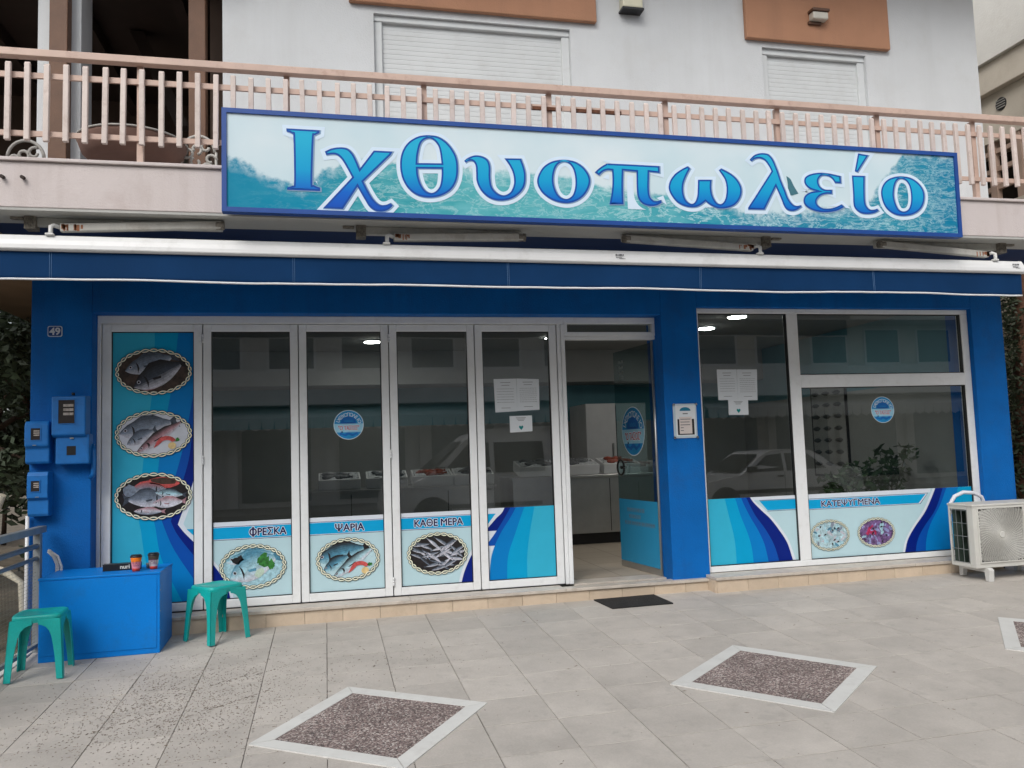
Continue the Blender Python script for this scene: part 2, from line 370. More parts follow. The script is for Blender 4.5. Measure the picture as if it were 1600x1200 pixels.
# ---------------- pavement: recessed bed, one object for every tile in view, a sheet with tile lines beyond
def lined_mat(name, base, line, pitch):
    m = bpy.data.materials.new(name); m.use_nodes = True; N = m.node_tree.nodes; L = m.node_tree.links; b = N['Principled BSDF']
    tc = N.new('ShaderNodeTexCoord'); br = N.new('ShaderNodeTexBrick'); br.offset = 0.0; br.inputs['Scale'].default_value = 1.0
    br.inputs['Brick Width'].default_value = pitch; br.inputs['Row Height'].default_value = pitch; br.inputs['Mortar Size'].default_value = 0.004
    br.inputs['Color1'].default_value = (*base, 1); br.inputs['Color2'].default_value = (*[k * 0.93 for k in base], 1); br.inputs['Mortar'].default_value = (*line, 1)
    L.new(tc.outputs['Object'], br.inputs['Vector']); L.new(br.outputs['Color'], b.inputs['Base Color']); b.inputs['Roughness'].default_value = 0.75
    return m
PAVEFAR = lined_mat('pavement_far', (0.43, 0.41, 0.38), (0.2, 0.18, 0.16), 0.4)
pave = struct('pavement')
mb = MB(); xs = [-2.13, 8.5]; ys = [0.0, -3.842]
mb.add([(x, y, gz(x, y) - 0.009) for y in ys for x in xs] + [(x, y, -0.74) for y in ys for x in xs], [(0, 2, 3, 1), (4, 5, 7, 6), (0, 1, 5, 4), (1, 3, 7, 5), (3, 2, 6, 7), (2, 0, 4, 6)])
mb.build('mortar_bed', GROUT, pave)
mb = MB(); ys = [-3.842, -4.4, -8.30]
for xa, xb in ((-2.13, 30.0),):
    V = [(x, y, gz(x, y) - 0.001) for y in ys for x in (xa, xb)]
    mb.add(V, [(0, 2, 3, 1), (2, 4, 5, 3)])
mb.add([(8.5, 0.0, gz(8.5, 0)), (30, 0.0, gz(8.5, 0)), (30, -3.842, gz(8.5, -3.842)), (8.5, -3.842, gz(8.5, -3.842))], [(3, 2, 1, 0)])
far = mb.build('far_tile_sheet', PAVEFAR, pave); far['kind'] = 'stuff'
def tile_mesh(name, w, d, h=0.03, c=0.0012, m=PAVE):
    a, b = w / 2, d / 2
    V = [(-a, -b, -h), (a, -b, -h), (a, b, -h), (-a, b, -h), (-a, -b, -c), (a, -b, -c), (a, b, -c), (-a, b, -c),
         (-a + c, -b + c, 0), (a - c, -b + c, 0), (a - c, b - c, 0), (-a + c, b - c, 0)]
    F = [(8, 9, 10, 11)] + [(4 + i, 4 + (i + 1) % 4, 8 + (i + 1) % 4, 8 + i) for i in range(4)] + [(i, (i + 1) % 4, 4 + (i + 1) % 4, 4 + i) for i in range(4)]
    me = bpy.data.meshes.new(name); me.from_pydata(V, [], F); me.materials.append(m); me.update(); return me
TM = {}
ang = 0.0048; slope_x, slope_y = math.atan(0.0365), -math.atan(0.0075)
cols = [(-2.130, -2.0163)] + [(-2.0163 + 0.4 * i, -1.6163 + 0.4 * i) for i in range(26)]
rows = [(-0.2373, 0.0)] + [(-0.6373 - 0.4 * j, -0.2373 - 0.4 * j) for j in range(9)]
for j, (ya, yb) in enumerate(rows):
    for i, (xa, xb) in enumerate(cols):
        if xa > 8.0: continue
        if xa > 5.2 and j > 4 or xa > 4.0 and j > 7: pass
        g = random.uniform(0.0016, 0.0034)
        w, d = round(xb - xa - 0.0040, 4), round(yb - ya - 0.0050, 4)
        me = TM.setdefault((w, d), tile_mesh('tile', w, d))
        o = bpy.data.objects.new('tile', me); C.objects.link(o); o.parent = pave
        cx, cy = (xa + xb) / 2, (ya + yb) / 2
        o.location = (cx + random.uniform(-.0008, .0008), cy + 0.0048 * (cx + 1.2) * 0.0, gz(cx, cy) + random.uniform(-0.0009, 0.0009))
        o.rotation_euler = (slope_x + random.uniform(-.0016, .0016), slope_y + random.uniform(-.0016, .0016), random.uniform(-.0012, .0012))

# aggregate inlays with pale stone borders
def aggregate():
    m = bpy.data.materials.new('aggregate'); m.use_nodes = True; N = m.node_tree.nodes; L = m.node_tree.links; b = N['Principled BSDF']
    tc = N.new('ShaderNodeTexCoord'); vo = N.new('ShaderNodeTexVoronoi'); vo.inputs['Scale'].default_value = 120
    L.new(tc.outputs['Object'], vo.inputs['Vector']); sp = N.new('ShaderNodeSeparateColor'); L.new(vo.outputs['Color'], sp.inputs[0])
    r = N.new('ShaderNodeValToRGB'); e = r.color_ramp.elements
    e[0].position = 0.0; e[0].color = (0.07, 0.055, 0.052, 1); e[1].position = 1.0; e[1].color = (0.50, 0.46, 0.42, 1)
    for p, c in ((0.35, (0.15, 0.112, 0.105)), (0.6, (0.235, 0.175, 0.162)), (0.8, (0.33, 0.27, 0.245)), (0.93, (0.44, 0.40, 0.37))):
        q = r.color_ramp.elements.new(p); q.color = (*c, 1)
    L.new(sp.outputs[0], r.inputs[0])
    no = N.new('ShaderNodeTexNoise'); no.inputs['Scale'].default_value = 3; L.new(tc.outputs['Object'], no.inputs['Vector'])
    mp = N.new('ShaderNodeMapRange'); L.new(no.outputs[0], mp.inputs[0])
    for i, q in enumerate((0.3, 0.7, 0.82, 1.2)): mp.inputs[i + 1].default_value = q
    mx = N.new('ShaderNodeMix'); mx.data_type = 'RGBA'; mx.blend_type = 'MULTIPLY'; mx.inputs[0].default_value = 1
    L.new(r.outputs[0], mx.inputs[6]); L.new(mp.outputs[0], mx.inputs[7]); L.new(mx.outputs[2], b.inputs['Base Color'])
    bp = N.new('ShaderNodeBump'); bp.inputs['Strength'].default_value = 0.6; bp.inputs['Distance'].default_value = 0.004
    L.new(vo.outputs['Distance'], bp.inputs['Height']); bp.invert = True; L.new(bp.outputs[0], b.inputs['Normal']); b.inputs['Roughness'].default_value = 0.75
    return m
AGG = aggregate()
QUADS = [[(0.109, -1.743), (0.870, -2.290), (0.330, -3.043), (-0.409, -2.510)],
         [(2.702, -1.697), (3.300, -2.408), (2.594, -3.011), (1.967, -2.318)],
         [(4.889, -1.670), (5.560, -2.340), (4.930, -2.990), (4.294, -2.359)]]
for q in QUADS:
    cx = sum(p[0] for p in q) / 4; cy = sum(p[1] for p in q) / 4
    inl = struct('paving_inlay', (cx, cy, gz(cx, cy)))
    inner = [(cx + (x - cx) * 0.80, cy + (y - cy) * 0.80) for x, y in q]
    def slab(pts, top, m, name):
        k = len(pts); b = MB()
        V = [(x, y, gz(x, y) + top) for x, y in pts] + [(x, y, gz(x, y) - 0.02) for x, y in pts]
        area = sum(pts[i][0] * pts[(i + 1) % k][1] - pts[(i + 1) % k][0] * pts[i][1] for i in range(k))
        idx = list(range(k)) if area > 0 else list(reversed(range(k)))
        F = [tuple(idx)] + [(idx[i], idx[i] + k, idx[(i + 1) % k] + k, idx[(i + 1) % k]) for i in range(k)]
        return b.add(V, F).build(name, m, inl)
    slab(inner, 0.0035, AGG, 'aggregate_panel')
    for i in range(4):
        a, b_ = q[i], q[(i + 1) % 4]; ia, ib = inner[i], inner[(i + 1) % 4]
        # butt joints: the strip runs full length at one end and stops short at the other
        du = ((b_[0] - a[0]), (b_[1] - a[1])); ln_ = math.hypot(*du); e1 = (du[0] / ln_ * .003, du[1] / ln_ * .003)
        sl = slab([(a[0] + e1[0], a[1] + e1[1]), (b_[0] - e1[0], b_[1] - e1[1]), (ib[0] - e1[0], ib[1] - e1[1]), (ia[0] + e1[0], ia[1] + e1[1])], 0.0052 + 0.0004 * (i % 2), PAVEW, 'border_strip')

# entrance step: riser tiles and marble sills
step = struct('entrance_step')
mb = MB().box(-2.20, 3.42, 0.006, 0.34, -0.2, 0.105); mb.box(3.42, 6.42, -0.144, 0.34, -0.2, 0.13); mb.build('step_core', GROUT, step)
for k in range(19):
    xa = -2.0037 + 0.3025 * k; xb = min(xa + 0.2998, 3.355)
    if xb - xa < 0.05: break
    MB().box(xa, xb, -0.004, 0.012, gz(xa, 0) - 0.03, 0.1035).build('riser_tile', RISER, step, bevel=0.0015, seg=1)
for k in range(11):
    xa = 3.372 + 0.3025 * k; xb = min(xa + 0.2998, 6.41)
    if xb - xa < 0.05: break
    MB().box(xa, xb, -0.154, -0.138, gz(xa, -.15) - 0.03, 0.1285).build('riser_tile', RISER, step, bevel=0.0015, seg=1)
MB().box(3.356, 3.370, -0.150, 0.010, -0.02, 0.1285).build('riser_tile', RISER, step, bevel=0.0015, seg=1)
for k in range(4):
    xa = -2.02 + 1.345 * k; MB().box(xa, xa + 1.3425, -0.022, 0.19 if k < 3 else 0.10, 0.1055, 0.1310).build('sill_slab', MARBLE, step, bevel=0.003)
MB().box(2.15, 3.06, 0.192, 0.42, 0.1055, 0.1308).build('threshold_slab', MARBLE, step, bevel=0.003)
for k in range(3):
    xa = 3.362 + 1.02 * k; MB().box(xa, min(xa + 1.0175, 6.42), -0.17, 0.085, 0.1305, 0.158).build('sill_slab', MARBLE, step, bevel=0.003)

# ================================================================== THE BUILDING
bld = thing('shop_building', (2.3, 0.04, 0.0), 'building with a blue painted shop front below and a white upper floor with balcony', 'building')
mb = MB()
mb.box(-2.24, -1.80, 0.04, 0.40, -0.3, 3.03); mb.box(-1.80, 3.04, 0.04, 0.40, 2.552, 3.03)
mb.box(3.04, 3.405, 0.04, 0.40, 0.10, 3.03); mb.box(3.405, 6.425, 0.04, 0.40, 2.626, 3.03); mb.box(6.425, 6.80, 0.04, 0.40, -0.3, 3.03)
mb.build('ground_floor_wall', BLUE, bld, bevel=0.006)
mb = MB().box(6.55, 6.798, 0.402, 5.2, -0.3, 3.03); mb.box(-2.238, -1.99, 0.402, 5.2, -0.3, 3.03); mb.box(-1.99, 6.55, 5.0, 5.2, -0.3, 3.03)
mb.build('side_wall', CREAM, bld)
# upper wall around two shuttered openings
mb = MB(); y0, y1 = 0.08, 0.38; T = 7.2
mb.box(-0.81, 0.465, y0, y1, 3.18, T); mb.box(0.465, 2.285, y0, y1, 5.262, T); mb.box(2.285, 4.27, y0, y1, 3.18, T)
mb.box(4.27, 5.44, y0, y1, 5.25, T); mb.box(5.44, 6.795, y0, y1, 3.18, T); mb.box(6.55, 6.79, y1, 6.0, 3.18, T)
mb.build('upper_wall', WHITEWALL, bld)
MB().box(-0.81, 6.79, 0.385, 0.42, 3.18, 7.2).build('upper_inner_wall', WOODD, bld)
for x0, x1, zt, zb in ((0.252, 2.538, 7.1, 5.328), (4.082, 5.700, 7.1, 5.306)):
    MB().box(x0, x1, 0.025, 0.0795, zb, zt).build('lintel_band', ORANGE, bld, bevel=0.01)
for x0, x1, zt in ((0.465, 2.285, 5.262), (4.27, 5.44, 5.25)):
    sh = MB(); sh.box(x0, x0 + 0.075, 0.12, 0.20, 3.19, zt - 0.058); sh.box(x1 - 0.075, x1, 0.12, 0.20, 3.19, zt - 0.058); sh.box(x0, x1, 0.11, 0.20, zt - 0.058, zt)
    fr = sh.build('shutter_frame', SHUT, bld, bevel=0.006)
    k = 0; prof = []
    z = 3.19
    while z < zt - 0.06:
        prof += [(0.1520, z), (0.150, z + 0.003), (0.1494, z + 0.020), (0.150, z + 0.0395), (0.1520, z + 0.0425)]; z += 0.0445
    b = MB(); xa, xb = x0 + 0.075, x1 - 0.075
    V = [(x, p[0], p[1]) for p in prof for x in (xa, xb)]
    b.add(V, [(2 * i, 2 * i + 1, 2 * i + 3, 2 * i + 2) for i in range(len(prof) - 1)])
    b.box(xa, xb, 0.17, 0.19, 3.19, zt - 0.06)
    cu = b.build('shutter_curtain', SHUT, fr); cu['kind'] = 'stuff'
# balcony slab, curb, soffits
mb = MB().box(-3.35, 8.0, -1.20, 0.04, 3.03, 3.335); mb.box(-3.35, -2.24, 0.04, 6.0, 3.03, 3.335)
mb.build('balcony_slab', PINK, bld, bevel=0.006)
MB().box(-3.37, 8.02, -1.222, -1.06, 3.336, 3.360).build('curb_cap', PINK, bld, bevel=0.005)
MB().box(-2.6, 8.0, -1.196, -0.87, 3.012, 3.0285).build('soffit_strip', SOFFIT, bld)
MB().box(-2.24, 6.8, -0.869, 0.038, 3.014, 3.0285).build('soffit_panel', NAVYSOF, bld)
MB().box(-3.34, -2.245, -0.869, 5.9, 3.014, 3.0285).build('soffit_panel', mat('tan_soffit', (0.30, 0.20, 0.135), 0.8, var=0.1), bld)
# loggia on the left of the upper floor
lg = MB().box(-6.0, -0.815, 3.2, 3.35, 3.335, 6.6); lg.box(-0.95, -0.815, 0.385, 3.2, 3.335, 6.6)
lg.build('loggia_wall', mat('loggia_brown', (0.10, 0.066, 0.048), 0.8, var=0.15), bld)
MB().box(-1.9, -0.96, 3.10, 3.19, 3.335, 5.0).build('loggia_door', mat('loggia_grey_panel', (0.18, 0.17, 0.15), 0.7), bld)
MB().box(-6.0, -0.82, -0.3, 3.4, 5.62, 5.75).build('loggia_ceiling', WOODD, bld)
MB().box(-2.235, -1.91, 0.08, 0.40, 3.335, 5.615).build('loggia_column', WHITEWALL, bld, bevel=0.006)
MB().box(-2.115, -1.98, -0.04, 0.075, 3.335, 5.615).build('timber_post', WOOD, bld, bevel=0.006)
MB().box(-1.08, -0.945, 0.06, 0.20, 3.335, 5.615).build('timber_post', WOOD, bld, bevel=0.006)
mb = MB().prism([(-1.83, 5.60), (-1.70, 5.60), (-1.28, 4.66), (-1.41, 4.66)], 1.4, 1.55)
mb.build('timber_brace', WOODD, bld)
for k in range(4): MB().box(-4 + k * 0.9, -3.9 + k * 0.9, 0.1, 3.2, 5.46, 5.615).build('ceiling_beam', WOODD, bld)
for x in (-2.02, -1.90):
    MB().tube([(x, -1.24, 3.22), (x, -1.195, 3.225)], 0.012, 8).build('wall_stub', mat('dark_stub', (0.05, 0.035, 0.03), .8), bld)
# roof slab above the balcony, out of the picture, shading the wall as an upper balcony does
MB().box(-3.35, 8.0, -0.9, 0.08, 6.45, 6.65).build('upper_balcony_slab', PINK, bld)

# wall lamps on the upper floor
l1 = thing('wall_lamp', (4.86, 0.025, 5.50), 'small bulkhead lamp on the right terracotta band', 'lamp')
MB().prism([(4.775, 5.52), (4.945, 5.52), (4.945, 5.595), (4.775, 5.595)], -0.06, 0.024).build('diffuser', mat('opal', (0.5, 0.48, 0.42), 0.4), l1, bevel=0.012)
MB().box(4.765, 4.955, -0.075, 0.0245, 5.597, 5.625).build('hood', mat('brown_metal', (0.10, 0.05, 0.03), 0.5), l1, bevel=0.005)
MB().box(4.76, 4.90, 0.0, 0.0242, 5.49, 5.518).build('base', mat('brown_metal', (0.10, 0.05, 0.03), 0.5), l1)
l2 = thing('alarm_box', (2.88, 0.08, 5.50), 'cream box with dark rim high on the white wall', 'alarm box')
MB().box(2.785, 2.985, -0.03, 0.078, 5.475, 5.80).build('casing', mat('cream_plastic', (0.60, 0.58, 0.44), 0.4), l2, bevel=0.012)
MB().box(2.778, 2.992, -0.035, 0.079, 5.455, 5.474).build('rim', BLACK, l2)

# ---------------- balcony railing
rail = thing('balcony_railing', (2.3, -1.2, 3.36), 'salmon painted metal balcony railing with pale upright bars', 'railing')
MB().box(-3.3, 8.0, -1.235, -1.165, 4.040, 4.090).build('top_rail', RAILP, rail, bevel=0.004)
MB().box(-3.3, 8.0, -1.20, -1.183, 3.905, 3.942).build('upper_rail', RAILP, rail)
MB().box(-3.3, 8.0, -1.20, -1.183, 3.510, 3.545).build('lower_rail', RAILP, rail)
for (xa, xb) in ((1.55, 1.62), (1.64, 1.78), (1.85, 1.98), (2.02, 2.26)):
    MB().box(xa, xb, -1.203, -1.181, 3.902, 3.926).build('rust_patch', RUST, rail)
px = [-3.16, -2.18, -1.2, -0.236, 0.737, 1.689, 2.638, 3.612, 4.537, 5.481, 6.45, 7.4]
pm = MB().box(-0.02, 0.02, -1.182, -1.142, 3.3605, 4.0395).build('post', RAILP, None)
pm.parent = rail; pm.location = (px[0] - 2.3, 1.2, -3.36); OFF.pop('post', None)
for x in px[1:]:
    o = pm.copy(); C.objects.link(o); o.parent = rail; o.location = (x - 2.3, 1.2, -3.36)
bm = MB().prism([(-1.233, 3.47), (-1.203, 3.47), (-1.203, 3.985), (-1.213, 4.0), (-1.223, 4.0), (-1.233, 3.985)], -0.017, 0.017, 'x').build('baluster', BALP, None, bevel=0.003, seg=1)
bm.parent = rail; first = True
for k in range(95):
    x = -3.17 + 0.1172 * k
    if x > 7.9: break
    o = bm if first else bm.copy()
    if not first: C.objects.link(o)
    first = False; o.parent = rail; o.location = (x - 2.3 + random.uniform(-.004, .004), 1.2, -3.36 + random.uniform(-.005, .005)); o.rotation_euler = (0, 0, 0); a_ = random.gauss(0, .008); o.rotation_euler.y = a_; o.location.x -= 3.75 * math.sin(a_)

# balcony furniture behind the railing
tb = thing('balcony_table', (-1.42, -0.35, 3.36), 'oval table with a pinkish brown cloth behind the balcony railing', 'table')
mb = MB(); mb.lathe([(0.30, 0.30), (0.36, 0.36), (0.385, 0.43), (0.39, 0.46)], (-1.42, -0.35, 3.34), 28); mb.build('tablecloth', mat('brown_pink_cloth', (0.20, 0.12, 0.095), 0.9, var=0.2), tb)
MB().tube([(-1.42 + 0.392 * math.cos(t * PI / 16), -0.35 + 0.392 * math.sin(t * PI / 16), 3.80) for t in range(33)], 0.008, 6).build('rim', mat('white_metal', (0.42, 0.41, 0.38), 0.6), tb)
MB().tube([(-1.42, -0.35, 3.34), (-1.42, -0.35, 3.66)], 0.025, 8).build('leg', mat('white_metal', (0.6, 0.6, 0.57), 0.5), tb)
WM = MATS['white_metal']
def scroll(mb, cx, y, cz, r, a0, a1, n=14, th=0.009):
    mb.tube([(cx + (r * (1 - 0.55 * k / n)) * math.cos(a0 + (a1 - a0) * k / n), y, cz + (r * (1 - 0.55 * k / n)) * math.sin(a0 + (a1 - a0) * k / n)) for k in range(n + 1)], th, 6)
for cx, cy, bz, lab in ((-0.95, -0.30, 3.78, 'white scrolled metal chair beside the balcony table by the timber post'), (-2.08, -0.62, 3.56, 'white ornate metal chair at the far left behind the balcony railing')):
    ch = thing('garden_chair', (cx, cy, 3.336), lab, 'chair', 'scrolled metal chairs on the balcony')
    mb = MB(); mb.tube([(cx + 0.12 * math.cos(PI * t / 12), cy, bz + 0.13 * math.sin(PI * t / 12)) for t in range(13)], 0.012, 6)
    for q_ in range(7): scroll(mb, cx + 0.09 * math.cos(q_ * 0.9), cy, bz - 0.06 + 0.10 * math.sin(q_ * 1.7), 0.045, q_, q_ + 5.2, 10, 0.012)
    mb.build('backrest', WM, ch)
    MB().lathe([(0.16, 0), (0.165, 0.012), (0.15, 0.022)], (cx, cy + 0.16, 3.50), 20).build('seat', mat('dark_cushion', (0.05, 0.04, 0.035), .9), ch)
    for sx, sy in ((-.13, 0), (.13, 0), (-.12, .3), (.12, .3)):
        MB().tube([(cx + sx, cy + sy, 3.336), (cx + sx, cy + sy, bz if sy == 0 else 3.50)], 0.010, 6).build('leg', WM, ch)

# ================================================================== SIGN
def sign_art():
    m = bpy.data.materials.new('sign_print'); m.use_nodes = True; N = m.node_tree.nodes; L = m.node_tree.links; b = N['Principled BSDF']
    b.inputs['Roughness'].default_value = 0.45; b.inputs['Specular IOR Level'].default_value = 0.15
    tc = N.new('ShaderNodeTexCoord'); sx = N.new('ShaderNodeSeparateXYZ'); L.new(tc.outputs['Object'], sx.inputs[0])
    def math_(op, a, c=None, clamp=False):
        n = N.new('ShaderNodeMath'); n.operation = op; n.use_clamp = clamp
        for i, v in enumerate((a, c)):
            if v is None: continue
            if isinstance(v, bpy.types.NodeSocket): L.new(v, n.inputs[i])
            else: n.inputs[i].default_value = v
        return n.outputs[0]
    def ramp(v, stops, interp='LINEAR'):
        r = N.new('ShaderNodeValToRGB'); r.color_ramp.interpolation = interp; e = r.color_ramp.elements
        e[0].position = stops[0][0]; e[0].color = (*stops[0][1], 1); e[1].position = stops[-1][0]; e[1].color = (*stops[-1][1], 1)
        for p, c in stops[1:-1]: q = e.new(p); q.color = (*c, 1)
        L.new(v, r.inputs[0]); return r.outputs[0]
    def noise(scale, det=5, rgh=0.6, stretch=(1, 1, 1), dist=0.0):
        mp = N.new('ShaderNodeMapping'); mp.inputs['Scale'].default_value = stretch; L.new(tc.outputs['Object'], mp.inputs['Vector'])
        n = N.new('ShaderNodeTexNoise'); n.inputs['Scale'].default_value = scale; n.inputs['Detail'].default_value = det; n.inputs['Roughness'].default_value = rgh
        n.inputs['Distortion'].default_value = dist; L.new(mp.outputs[0], n.inputs['Vector']); return n.outputs[0]
    def mix(f, a, c):
        x = N.new('ShaderNodeMix'); x.data_type = 'RGBA'
        for s, v in ((0, f), (6, a), (7, c)):
            if isinstance(v, bpy.types.NodeSocket): L.new(v, x.inputs[s])
            else: x.inputs[s].default_value = (*v, 1) if isinstance(v, tuple) else v
        return x.outputs[2]
    def rng(v, a, c, lo=0.0, hi=1.0):
        n = N.new('ShaderNodeMapRange'); L.new(v, n.inputs[0])
        for i, q in enumerate((a, c, lo, hi)): n.inputs[i + 1].default_value = q
        return n.outputs[0]
    u = math_('DIVIDE', sx.outputs[0], 5.84); v = math_('DIVIDE', sx.outputs[2], 0.72)
    g = lambda q: (q, q, q)
    h = ramp(u, [(0.0, g(.60)), (.03, g(.52)), (.06, g(.40)), (.09, g(.33)), (.11, g(.44)), (.14, g(.60)), (.19, g(.58)), (.24, g(.55)), (.30, g(.55)), (.36, g(.55)), (.43, g(.51)),
                 (.5, g(.40)), (.56, g(.38)), (.62, g(.30)), (.68, g(.22)), (.74, g(.24)), (.80, g(.30)), (.855, g(.45)), (.875, g(.62)), (.90, g(.85)), (.915, g(1.0)), (.93, g(1.0)), (1.0, g(1.0))])
    hn = math_('ADD', h, math_('MULTIPLY', math_('SUBTRACT', noise(5, 7, .62), .5), .26))
    d = math_('SUBTRACT', hn, v)
    mask = rng(d, -0.015, 0.03)
    foamedge = math_('MULTIPLY', math_('MULTIPLY', rng(d, 0.14, 0.0), rng(noise(9, 6, .7), .42, .62)), .8)
    deep = ramp(u, [(0.0, (.001, .22, .36)), (.10, (.002, .24, .38)), (.16, (.02, .28, .34)), (.3, (.07, .38, .42)), (.5, (.08, .38, .43)), (.62, (.01, .26, .37)), (.75, (.005, .20, .34)), (.9, (.006, .23, .36)), (1.0, (.003, .18, .33))])
    tone = mix(math_('MULTIPLY', rng(noise(5, 5, .6, (1, 1, 3)), .38, .66), ramp(u, [(0, g(.05)), (.09, g(.15)), (.15, g(.6)), (.3, g(.9)), (.55, g(.8)), (.65, g(.4)), (.85, g(.35)), (1, g(.12))])), deep, (.14, .46, .51))
    tone = mix(math_('MULTIPLY', rng(noise(3.0, 4), .45, .65), .5), tone, deep)
    r1 = math_('ABSOLUTE', math_('SUBTRACT', noise(6.5, 6, .68, (.8, 1, 2.0), .5), .5))
    fo = rng(r1, .035, .0)
    fo = math_('MULTIPLY', fo, ramp(u, [(0, g(0)), (.10, g(.1)), (.16, g(.5)), (.4, g(.4)), (.55, g(.8)), (.7, g(.9)), (.85, g(.55)), (1, g(.4))]))
    sea = mix(math_('MULTIPLY', fo, .75), tone, (.62, .80, .82))
    streak = math_('MULTIPLY', rng(math_('ABSOLUTE', math_('SUBTRACT', noise(9, 5, .62, (.5, 1, 2.4), .7), .5)), .035, .0), ramp(u, [(0, g(0)), (.78, g(0)), (.86, g(.55)), (.93, g(.35)), (1, g(.25))]))
    sea = mix(streak, sea, (.55, .80, .82))
    sea = mix(foamedge, sea, (.70, .80, .83))
    sky = mix(rng(noise(1.2, 3), .35, .7), (.53, .68, .74), (.66, .75, .79))
    L.new(mix(mask, sky, sea), b.inputs['Base Color'])
    return m
SIGN = thing('shop_sign', (-0.66, -1.30, 2.98), 'long blue framed sign with large Greek letters over a sea picture', 'sign')
SP = [(-0.662, 3.012), (5.172, 2.982), (5.180, 3.702), (-0.660, 3.732)]
def lerp_poly(P, k):
    (x0, z0), (x1, z1), (x2, z2), (x3, z3) = P
    return [(x0 + k, z0 + k), (x1 - k, z1 + k), (x2 - k, z2 - k), (x3 + k, z3 - k)]
mb = MB().prism(lerp_poly(SP, 0.02), -1.299, -1.25, 'y'); mb.build('panel', sign_art(), SIGN)
SBLUE = mat('sign_frame_blue', srgb(18, 68, 142), 0.4, var=0.12, vscale=3)
inn = lerp_poly(SP, 0.032); mb = MB()
for i in range(4):
    j = (i + 1) % 4; mb.prism([SP[i], SP[j], inn[j], inn[i]], -1.312, -1.24)
mb.build('frame', SBLUE, SIGN)
def grad(name):
    m = bpy.data.materials.new(name); m.use_nodes = True; N = m.node_tree.nodes; L = m.node_tree.links; b = N['Principled BSDF']
    tc = N.new('ShaderNodeTexCoord'); s = N.new('ShaderNodeSeparateXYZ'); L.new(tc.outputs['Object'], s.inputs[0])
    # letters are printed from cyan at the top to blue at the foot
    sc = N.new('ShaderNodeMath'); sc.operation = 'MULTIPLY'; sc.inputs[1].default_value = 0.0051; L.new(s.outputs[0], sc.inputs[0])
    ad = N.new('ShaderNodeMath'); ad.operation = 'ADD'; L.new(s.outputs[2], ad.inputs[0]); L.new(sc.outputs[0], ad.inputs[1])
    mp = N.new('ShaderNodeMapRange'); mp.inputs[1].default_value = 0.10; mp.inputs[2].default_value = 0.55; L.new(ad.outputs[0], mp.inputs[0])
    r = N.new('ShaderNodeValToRGB'); e = r.color_ramp.elements; e[0].color = (*srgb(26, 84, 184), 1); e[1].color = (*srgb(40, 172, 210), 1)
    q = e.new(0.22); q.color = (*srgb(22, 100, 196), 1); q = e.new(0.55); q.color = (*srgb(24, 156, 206), 1)
    L.new(mp.outputs[0], r.inputs[0]); L.new(r.outputs[0], b.inputs['Base Color']); b.inputs['Roughness'].default_value = 0.45; b.inputs['Specular IOR Level'].default_value = 0.15
    return m
LGRAD = grad('letter_gradient'); LNAVY = ink('letter_navy', 24, 76, 160); LHALO = ink('letter_halo', 208, 226, 242); LSH = ink('letter_bevel', 128, 156, 186)
